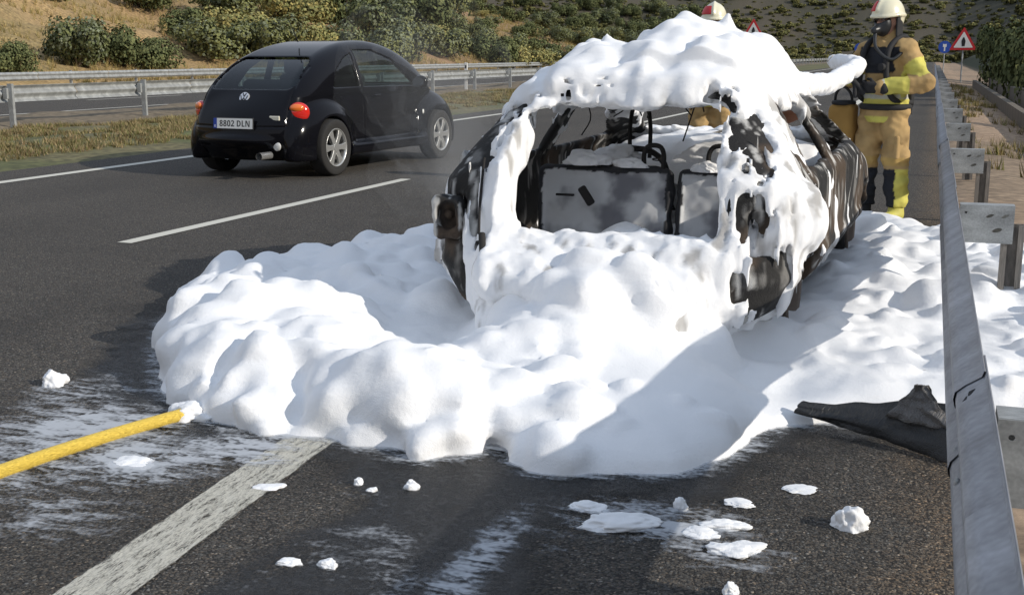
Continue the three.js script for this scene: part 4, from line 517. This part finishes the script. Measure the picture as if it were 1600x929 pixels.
  for (const sd of [-1, 1]) { part('door_handle', box(sd * 0.765, 0.86, -1.82, 0.03, 0.025, 0.14, 0.01), mPaintB, beetle); const m = part('door_mirror', new THREE.SphereGeometry(0.1, 20, 14).scale(1, 0.8, 0.62).translate(sd * 0.88, 1.0, -2.68), mPaintB, beetle); part('mirror_glass', new THREE.CircleGeometry(0.08, 20).scale(1, 0.75, 1).translate(sd * 0.88, 1.0, -2.615), M(0.5, 0.52, 0.55, 0.05, { metalness: 1 }), m); part('side_indicator', new THREE.SphereGeometry(0.03, 12, 8).scale(0.4, 1, 0.7).translate(sd * 0.835, 0.63, -2.82), lens(0.75, 0.75, 0.7), beetle); }
  part('aerial', new THREE.CylinderGeometry(0.004, 0.007, 0.3, 6).rotateX(0.6).translate(0, 1.6, -1.25), mTrim, beetle);
}
beetle.position.set(-7.5, 0, -11.75); beetle.rotation.y = -0.09; beetle.scale.setScalar(1.05);
// ------------------------------------------------------------------ firefighters
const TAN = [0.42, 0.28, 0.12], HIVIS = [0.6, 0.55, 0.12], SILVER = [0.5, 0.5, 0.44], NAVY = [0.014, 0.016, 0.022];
const mCloth = M(1, 1, 1, 0.92, { vertexColors: true }), mSkin = M(0.5, 0.27, 0.19, 0.6), mGlove = M(0.02, 0.02, 0.022, 0.85), mShell = M(0.78, 0.74, 0.55, 0.3, { clearcoat: 0.5 }), mMask = M(0.02, 0.022, 0.025, 0.4), mStrap = M(0.018, 0.018, 0.02, 0.8), mVisor = new THREE.MeshPhysicalMaterial({ color: new THREE.Color().setRGB(0.6, 0.63, 0.65), roughness: 0.06, transmission: 1, thickness: 0, ior: 1.4, side: THREE.DoubleSide });
// local axes: +z ahead of the person, +x the person's left
function firefighter(label, pose, mask) {
  const p = thing('person', label, 'person', undefined), J = pose;
  const arm = (x, y, z, s, e, w, a, b, c) => smin(capsule(x, y, z, s, e, a, b), capsule(x, y, z, e, w, b, c), 0.03);
  const H = J.head;
  const headF = (x, y, z) => { const X = x - H[0], Y = y - H[1], Z = z - H[2]; let d = ellip(X, Y, Z, 0.078, 0.115, 0.098); d = smin(d, ellip(X, Y + 0.07, Z - 0.035, 0.056, 0.06, 0.062), 0.04); d = smin(d, capsule(X, Y, Z, [0, 0.015, 0.09], [0, -0.03, 0.112], 0.011, 0.017), 0.02); for (const s of [-1, 1]) { d = smax(d, -ellip(X - s * 0.033, Y - 0.012, Z - 0.098, 0.02, 0.012, 0.02), 0.012); d = smin(d, ellip(X - s * 0.078, Y + 0.01, Z + 0.005, 0.012, 0.032, 0.02), 0.01); } d = smax(d, -ellip(X, Y + 0.068, Z - 0.102, 0.024, 0.004, 0.014), 0.006); return d; };
  const bodyF = (x, y, z) => { let d = smin(headF(x, y, z), capsule(x, y, z, [H[0], H[1] - 0.08, H[2] - 0.02], [0, 1.42, -0.02], 0.055, 0.065), 0.03); d = smin(d, capsule(x, y, z, [0, 1.35, 0], [0, 0.98, 0], 0.13, 0.12), 0.08); for (const a of J.arms) { d = smin(d, arm(x, y, z, a[0], a[1], a[2], 0.05, 0.04, 0.032), 0.04); } for (const l of J.legs) d = smin(d, arm(x, y, z, l[0], l[1], l[2], 0.085, 0.055, 0.04), 0.06); return d; };
  part('body', nets(bodyF, [-0.6, 0.05, -0.35], [0.6, 1.95, 0.6], 0.012, { grad: true }), mSkin, p);
  for (const s of [-1, 1]) part('eye', new THREE.SphereGeometry(0.011, 10, 8).translate(H[0] + s * 0.033, H[1] + 0.012, H[2] + 0.084), M(0.1, 0.08, 0.07, 0.3), p);
  const wr = (x, y, z, k = 1) => k * (0.022 * noise(x * 8, y * 13, z * 8) + 0.009 * noise(x * 22, y * 30, z * 22));
  const jacketF = (x, y, z) => { let d = Math.min(capsule(x, y, z * 1.35, [0, 1.36, 0], [0, 0.92, 0], 0.2, 0.205) * 0.85, 9); d = smin(d, capsule(x, y, z, [-0.15, 1.43, 0], [0.15, 1.43, 0], 0.085, 0.085), 0.08); for (const a of J.arms) d = smin(d, arm(x, y, z, a[0], a[1], mixv(a[1], a[2], 0.92), 0.09, 0.075, 0.062), 0.05); d = smin(d, capsule(x, y, z, [0, 1.47, -0.01], [0, 1.55, 0.0], 0.095, 0.085), 0.04); return smax(d + wr(x, y, z), 0.83 + 0.02 * noise(x * 6, 1, z * 6) - y, 0.02); };
  const bandOf = (x, y, z) => { let best = 9, t = 0, up = true; for (const a of J.arms) for (const k of [0, 1]) { const d = capsule(x, y, z, a[k], a[k + 1], 0, 0); if (d < best && (Math.abs(x) > 0.19 || z > 0.17)) { best = d; const q = V(...a[k + 1]).sub(V(...a[k])); t = clamp(V(x, y, z).sub(V(...a[k])).dot(q) / q.lengthSq()) + k; } } if (best < 0.13) return t > 1.35 && t < 1.85 || t > 0.35 && t < 0.85 ? HIVIS : t > 1.8 && t < 1.88 ? SILVER : TAN; if (y > 0.97 && y < 1.16) return y > 1.04 && y < 1.075 ? SILVER : HIVIS; if (y > 1.25 && y < 1.46 && z > 0.1) return NAVY; if (y > 0.84 && y < 0.89) return HIVIS; return TAN; };  // NAVY chest front: shadow side painted into the cloth, together with dark straps
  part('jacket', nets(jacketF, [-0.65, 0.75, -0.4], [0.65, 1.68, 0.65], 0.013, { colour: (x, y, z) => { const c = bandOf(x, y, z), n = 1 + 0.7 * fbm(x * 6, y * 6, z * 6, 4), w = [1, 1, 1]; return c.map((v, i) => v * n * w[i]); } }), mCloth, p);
  const legF = (x, y, z) => { let d = 9; for (const l of J.legs) d = smin(d, smin(capsule(x, y, z, l[0], l[1], 0.125, 0.105), capsule(x, y, z, l[1], l[2], 0.105, 0.085), 0.03), 0.05); return smax(d + wr(x, y, z, 1.2), 0.13 - y, 0.02); };
  part('trousers', nets(legF, [-0.45, 0.08, -0.35], [0.45, 1.05, 0.4], 0.014, { colour: (x, y, z) => { const n = 1 + 0.7 * fbm(x * 6, y * 6, z * 6, 4), c = y < 0.46 ? (J.legBright && x * J.legBright > 0.2 ? HIVIS : NAVY) : y < 0.55 && y > 0.48 ? [0.45, 0.3, 0.1] : TAN; return c.map((v) => v * n); } }), mCloth, p);
  for (const s of [-1, 1]) part('pocket', box(s * 0.2, 0.64, 0.02, 0.05, 0.2, 0.17, 0.02), mCloth2, p);
  J.legs.forEach((l, i) => { const a = l[2]; part('boot', nets((x, y, z) => smax(smin(smin(capsule(x, y, z, a, [a[0], 0.22, a[2]], 0.062, 0.07), capsule(x, y, z, [a[0], 0.05, a[2]], [a[0] * 1.1, 0.045, a[2] + 0.17], 0.055, 0.05), 0.05), 9, 0.01), 0.002 - y, 0.01), [a[0] - 0.16, -0.02, a[2] - 0.16], [a[0] + 0.16, 0.34, a[2] + 0.3], 0.012), J.legBright && a[0] * J.legBright > 0 ? mHi : mGlove, p); });
  // gloves: palm, four curled fingers and a thumb
  J.arms.forEach((a, i) => { const w = V(...a[2]), dir = V(...(a[3] ?? [0, -0.3, 1])).normalize(), side = V(...(a[4] ?? [1, 0, 0])); side.addScaledVector(dir, -side.dot(dir)).normalize(); const nrm = dir.clone().cross(side), at = (f, s, n) => { const q = w.clone().addScaledVector(dir, f).addScaledVector(side, s).addScaledVector(nrm, n); return [q.x, q.y, q.z]; }, segs = [];
    for (let k = 0; k < 4; k++) { const s = (k - 1.5) * 0.023, L = [0.9, 1, 0.95, 0.78][k]; segs.push([at(0.085, s, 0), at(0.085 + 0.04 * L, s, 0.012), 0.0115, 0.011], [at(0.085 + 0.04 * L, s, 0.012), at(0.085 + 0.052 * L, s, 0.045), 0.011, 0.0105], [at(0.085 + 0.052 * L, s, 0.045), at(0.085 + 0.025 * L, s, 0.066), 0.0105, 0.0095]); }
    segs.push([at(0.03, 0.035, 0.01), at(0.06, 0.062, 0.025), 0.014, 0.013], [at(0.06, 0.062, 0.025), at(0.088, 0.058, 0.048), 0.013, 0.011]);
    const pal = [at(0.0, 0, 0), at(0.075, 0, 0)];
    part('glove', nets((x, y, z) => { let d = smin(capsule(x, y, z, at(-0.05, 0, 0), pal[0], 0.05, 0.036), capsule(x, y, z, pal[0], pal[1], 0.034, 0.032), 0.03); d = smin(d, Math.min(capsule(x, y, z, at(0.01, -0.02, 0), at(0.08, -0.03, 0), 0.022, 0.022), capsule(x, y, z, at(0.01, 0.02, 0), at(0.08, 0.03, 0), 0.022, 0.022)), 0.02); for (const g of segs) d = smin(d, capsule(x, y, z, g[0], g[1], g[2], g[3]), 0.006); return d; }, a[2].map((v) => v - 0.19), a[2].map((v) => v + 0.19), 0.007), mGlove, p); });
  // helmet with brim, crest, red side patch and neck guard
  const hel = part('helmet', nets((x, y, z) => { const X = x - H[0], Y = y - H[1] - 0.035, Z = z - H[2] + 0.005; let d = ellip(X, Y, Z, 0.125, 0.155, 0.15); d = Math.max(d, -(d + 0.02)); d = smax(d, -(Y + 0.005 + (Z < -0.0 ? 0.1 * ss(0.03, -0.06, Z) : 0)), 0.012); d = smin(d, smax(Math.abs(Math.hypot(X / 0.95, Z / 1.08) - 0.128) - 0.018, Math.abs(Y - 0.005 + 0.02 * ss(0, 0.15, Z)) - 0.009, 0.008), 0.02); return smin(d, smax(ellip(X, Y, Z, 0.03, 0.172, 0.165), -Y + 0.03, 0.02), 0.02); }, [H[0] - 0.2, H[1] - 0.16, H[2] - 0.22], [H[0] + 0.2, H[1] + 0.25, H[2] + 0.24], 0.008), mShell, p);
  for (const s of [-1]) part('red_patch', nets((x, y, z) => { const X = x - H[0], Y = y - H[1] - 0.035, Z = z - H[2] + 0.005; return Math.max(Math.abs(ellip(X, Y, Z, 0.127, 0.157, 0.152)) - 0.006, Math.max(0.035 - Y, Y - 0.12, 0.03 - Z, 0.02 - s * X)); }, [H[0] - 0.15, H[1], H[2] - 0.05], [H[0] + 0.15, H[1] + 0.22, H[2] + 0.18], 0.006), mRed, hel);
  part('neck_flap', nets((x, y, z) => { const X = x - H[0], Y = y - H[1] + 0.07, Z = z - H[2]; return Math.max(Math.abs(Math.hypot(X, Z * 0.95) - 0.112 - 0.1 * Math.max(0, -Y)) - 0.01, Math.abs(Y) - 0.09, Z - 0.03); }, [H[0] - 0.18, H[1] - 0.2, H[2] - 0.18], [H[0] + 0.18, H[1] + 0.06, H[2] + 0.08], 0.01), mStrap, p);
  if (mask) {
    const mk = part('breathing_mask', nets((x, y, z) => { const X = x - H[0], Y = y - H[1], Z = z - H[2]; let d = ellip(X, Y + 0.035, Z - 0.06, 0.076, 0.1, 0.07); d = smin(d, capsule(X, Y, Z, [0, -0.07, 0.1], [0, -0.085, 0.16], 0.04, 0.03), 0.02); d = smax(d, -ellip(X, Y - 0.02, Z - 0.08, 0.062, 0.052, 0.09), 0.01); return d; }, [H[0] - 0.12, H[1] - 0.18, H[2] - 0.06], [H[0] + 0.12, H[1] + 0.1, H[2] + 0.24], 0.008), mMask, p);
    part('mask_visor', new THREE.SphereGeometry(0.105, 20, 12, Math.PI * 0.15, Math.PI * 0.7, Math.PI * 0.36, Math.PI * 0.22).translate(H[0], H[1] + 0.012, H[2] + 0.028), mVisor, mk);
    part('air_hose', tube([[H[0], H[1] - 0.1, H[2] + 0.15], [0.06, 1.45, 0.24], [0.16, 1.36, 0.17], [0.2, 1.46, 0.02], [0.12, 1.46, -0.18]], 0.014, 30, 8), mMask, p);
    const tank = part('air_cylinder', new THREE.CapsuleGeometry(0.075, 0.42, 6, 20).translate(0, 1.2, -0.26), mStrap, p); part('backplate', box(0, 1.18, -0.185, 0.26, 0.56, 0.04, 0.02), mStrap, p); part('cylinder_band', new THREE.CylinderGeometry(0.078, 0.078, 0.07, 24, 1, true).translate(0, 1.4, -0.26), mHi, tank);
    for (const s of [-1, 1]) part('shoulder_strap', tube([[s * 0.11, 1.45, -0.18], [s * 0.125, 1.545, -0.02], [s * 0.12, 1.46, 0.14], [s * 0.13, 1.25, 0.185], [s * 0.16, 1.05, 0.13], [s * 0.15, 1.0, -0.15]], 0.024, 40, 8), mStrap, p);
    part('waist_belt', new THREE.TorusGeometry(0.205, 0.024, 8, 40).rotateX(Math.PI / 2).scale(1, 1.1, 0.82).translate(0, 0.97, 0), mStrap, p); part('gauge', new THREE.CylinderGeometry(0.03, 0.03, 0.03, 16).rotateX(Math.PI / 2).translate(0.11, 1.3, 0.22), mStrap, p);
  }
  return p;
}
const mCloth2 = M(...TAN, 0.92), mHi = M(...HIVIS, 0.6), mixv = (a, b, t) => a.map((v, i) => mix(v, b[i], t));
const ff = firefighter('firefighter in tan suit, white helmet and breathing mask aiming a foam nozzle', {
  head: [0, 1.68, 0.04], legBright: 1,
  arms: [[[0.19, 1.43, 0], [0.36, 1.17, -0.02], [0.1, 1.13, 0.25], [-0.9, 0.05, 0.5], [0.2, 1, 0.2]], [[-0.19, 1.43, 0.02], [-0.33, 1.2, 0.07], [-0.15, 1.24, 0.3], [0.15, 0.25, 0.9], [0.3, 0.9, 0]]],
  legs: [[[0.1, 0.92, 0], [0.14, 0.5, 0.0], [0.16, 0.09, -0.02]], [[-0.1, 0.92, 0], [-0.13, 0.5, 0.06], [-0.14, 0.09, 0.03]]] }, true);
ff.position.set(-0.36, 0, -10.6); ff.rotation.y = -0.62;
const ff2 = firefighter('firefighter in white helmet behind the foam covered roof, only head showing', {
  head: [0, 1.68, 0.04], arms: [[[0.19, 1.43, 0], [0.28, 1.15, 0.03], [0.24, 0.95, 0.2]], [[-0.19, 1.43, 0], [-0.28, 1.15, 0.03], [-0.2, 0.98, 0.22]]], legs: [[[0.1, 0.92, 0], [0.12, 0.5, 0.03], [0.12, 0.09, 0]], [[-0.1, 0.92, 0], [-0.12, 0.5, 0.03], [-0.12, 0.09, 0]]] }, false);
{ const d = ray(1117, 20), t = 12.6 / -d.z; ff2.position.set(d.x * t, 0, -12.6); ff2.rotation.y = 0.1; ff2.scale.setScalar(1.03); }
// nozzle in his hands, foam leaving it, canvas bag at his side
ff.updateMatrixWorld(true);
const L2W = (x, y, z) => { const v = V(x, y, z).applyMatrix4(ff.matrixWorld); return [v.x, v.y, v.z]; };
{
  const a = L2W(0.02, 1.08, 0.3), b = L2W(-0.12, 1.26, 0.4), c = ground(1356, 98, 1.33), nz = thing('foam_nozzle', 'dark branch pipe nozzle held in the gloves of the masked firefighter', 'nozzle');
  const tip = V(...L2W(-0.2, 1.34, 0.44));
  part('barrel', tube([a, mixv(a, b, 0.6), b, [tip.x, tip.y, tip.z]], 0.024, 20, 12), mStrap, nz); part('pistol_grip', tube([mixv(a, b, 0.5), mixv(a, b, 0.5).map((v, i) => v + [0.01, -0.12, 0.02][i])], 0.018, 6, 8), mStrap, nz); part('tip', new THREE.CylinderGeometry(0.036, 0.03, 0.09, 18).rotateZ(0.9).translate(tip.x, tip.y, tip.z), M(0.5, 0.42, 0.28, 0.4, { metalness: 0.5 }), nz);
  const e = ground(1285, 132, 1.13), far = [[tip.x, tip.y, tip.z]]; // the jet falls towards the wreck's roof
  for (let i = 1; i <= 8; i++) { const t = i / 8, px = mix(1356, 1240, t), z = mix(tip.z, -8.0, t), d = ray(px, 95 + 37 * Math.pow(ss(0, 0.62, t), 0.8)), k = z / d.z; far.push([d.x * k, EYE + d.y * k, z]); }
  const cv = new THREE.CatmullRomCurve3(far.map((q) => V(...q))), pts = cv.getPoints(40), rad = (t) => 0.062 + 0.02 * t;
  const lo = [9, 9, 9], hi = [-9, -9, -9]; for (const q of pts) ['x', 'y', 'z'].forEach((k, i) => { lo[i] = Math.min(lo[i], q[k] - 0.14); hi[i] = Math.max(hi[i], q[k] + 0.14); });
  solo('foam_jet', nets((x, y, z) => { let d = 9; for (let i = 0; i < 40; i++) { const p = pts[i], q = pts[i + 1]; d = Math.min(d, capsule(x, y, z, [p.x, p.y, p.z], [q.x, q.y, q.z], rad(i / 40), rad((i + 1) / 40))); } return d - 0.016 * noise(x * 13, y * 13, z * 13) - 0.008 * noise(x * 30, y * 30, z * 30); }, lo, hi, 0.013, { uv: 1.4 }), mFoam, 'thick white jet of foam leaving the nozzle towards the car', 'foam jet');
  const h = L2W(-0.34, 0.98, 0.12), bag = thing('canvas_bag', 'tan canvas bag with black loop handle beside the masked firefighter', 'bag'); bag.position.set(h[0], 0.58, h[2]); bag.rotation.y = -0.3;
  part('pouch', nets((x, y, z) => sbox(x, y - 0.2, z, 0.12 - 0.02 * y, 0.21, 0.09, 0.05) + 0.012 * noise(x * 10, y * 8, z * 10) , [-0.2, -0.06, -0.18], [0.2, 0.5, 0.18], 0.014, { colour: (x, y, z) => { const n = 1 + 0.4 * fbm(x * 6, y * 5, z * 6, 3); return [0.33 * n, 0.19 * n, 0.05 * n]; } }), mCloth, bag);
  part('collar', new THREE.TorusGeometry(0.085, 0.02, 8, 24).rotateX(Math.PI / 2).translate(0, 0.415, 0), mStrap, bag); part('handle', tube([[-0.08, 0.4, 0], [-0.06, 0.5, 0.02], [0.0, 0.55, 0.03], [0.06, 0.5, 0.02], [0.08, 0.4, 0]], 0.012, 20, 7), mStrap, bag);
}
// ------------------------------------------------------------------ thin smoke drifting off the wreck
{
  const mSmoke = M(0.62, 0.65, 0.68, 1, { transparent: true, opacity: 0.012, specularIntensity: 0 });
  const fld = (k) => (x, y, z) => { const n = fbm(x * 1.1 + 3, y * 0.9, z * 1.1, 3); let d = ellip(x + 3.9 + 0.4 * y, y - 0.95, z + 10.2, 0.6, 1.0, 0.9); d = smin(d, ellip(x + 3.4, y - 0.5, z + 8.8, 0.6, 0.4, 0.6), 0.5); return d * 0.8 + 0.7 * n + k; };
  const w = thing('smoke_wisp', 'faint grey smoke drifting between the burnt car and the black car', 'smoke'); w.userData.kind = 'stuff';
  for (const k of [-0.05, 0.12, 0.27]) part('smoke_layer', nets(fld(k), [-7.4, 0.02, -12.6], [-2.4, 2.7, -7.6], 0.09, { lip: 2.5 }), mSmoke, w).castShadow = false;
}
renderer.render(scene, camera);
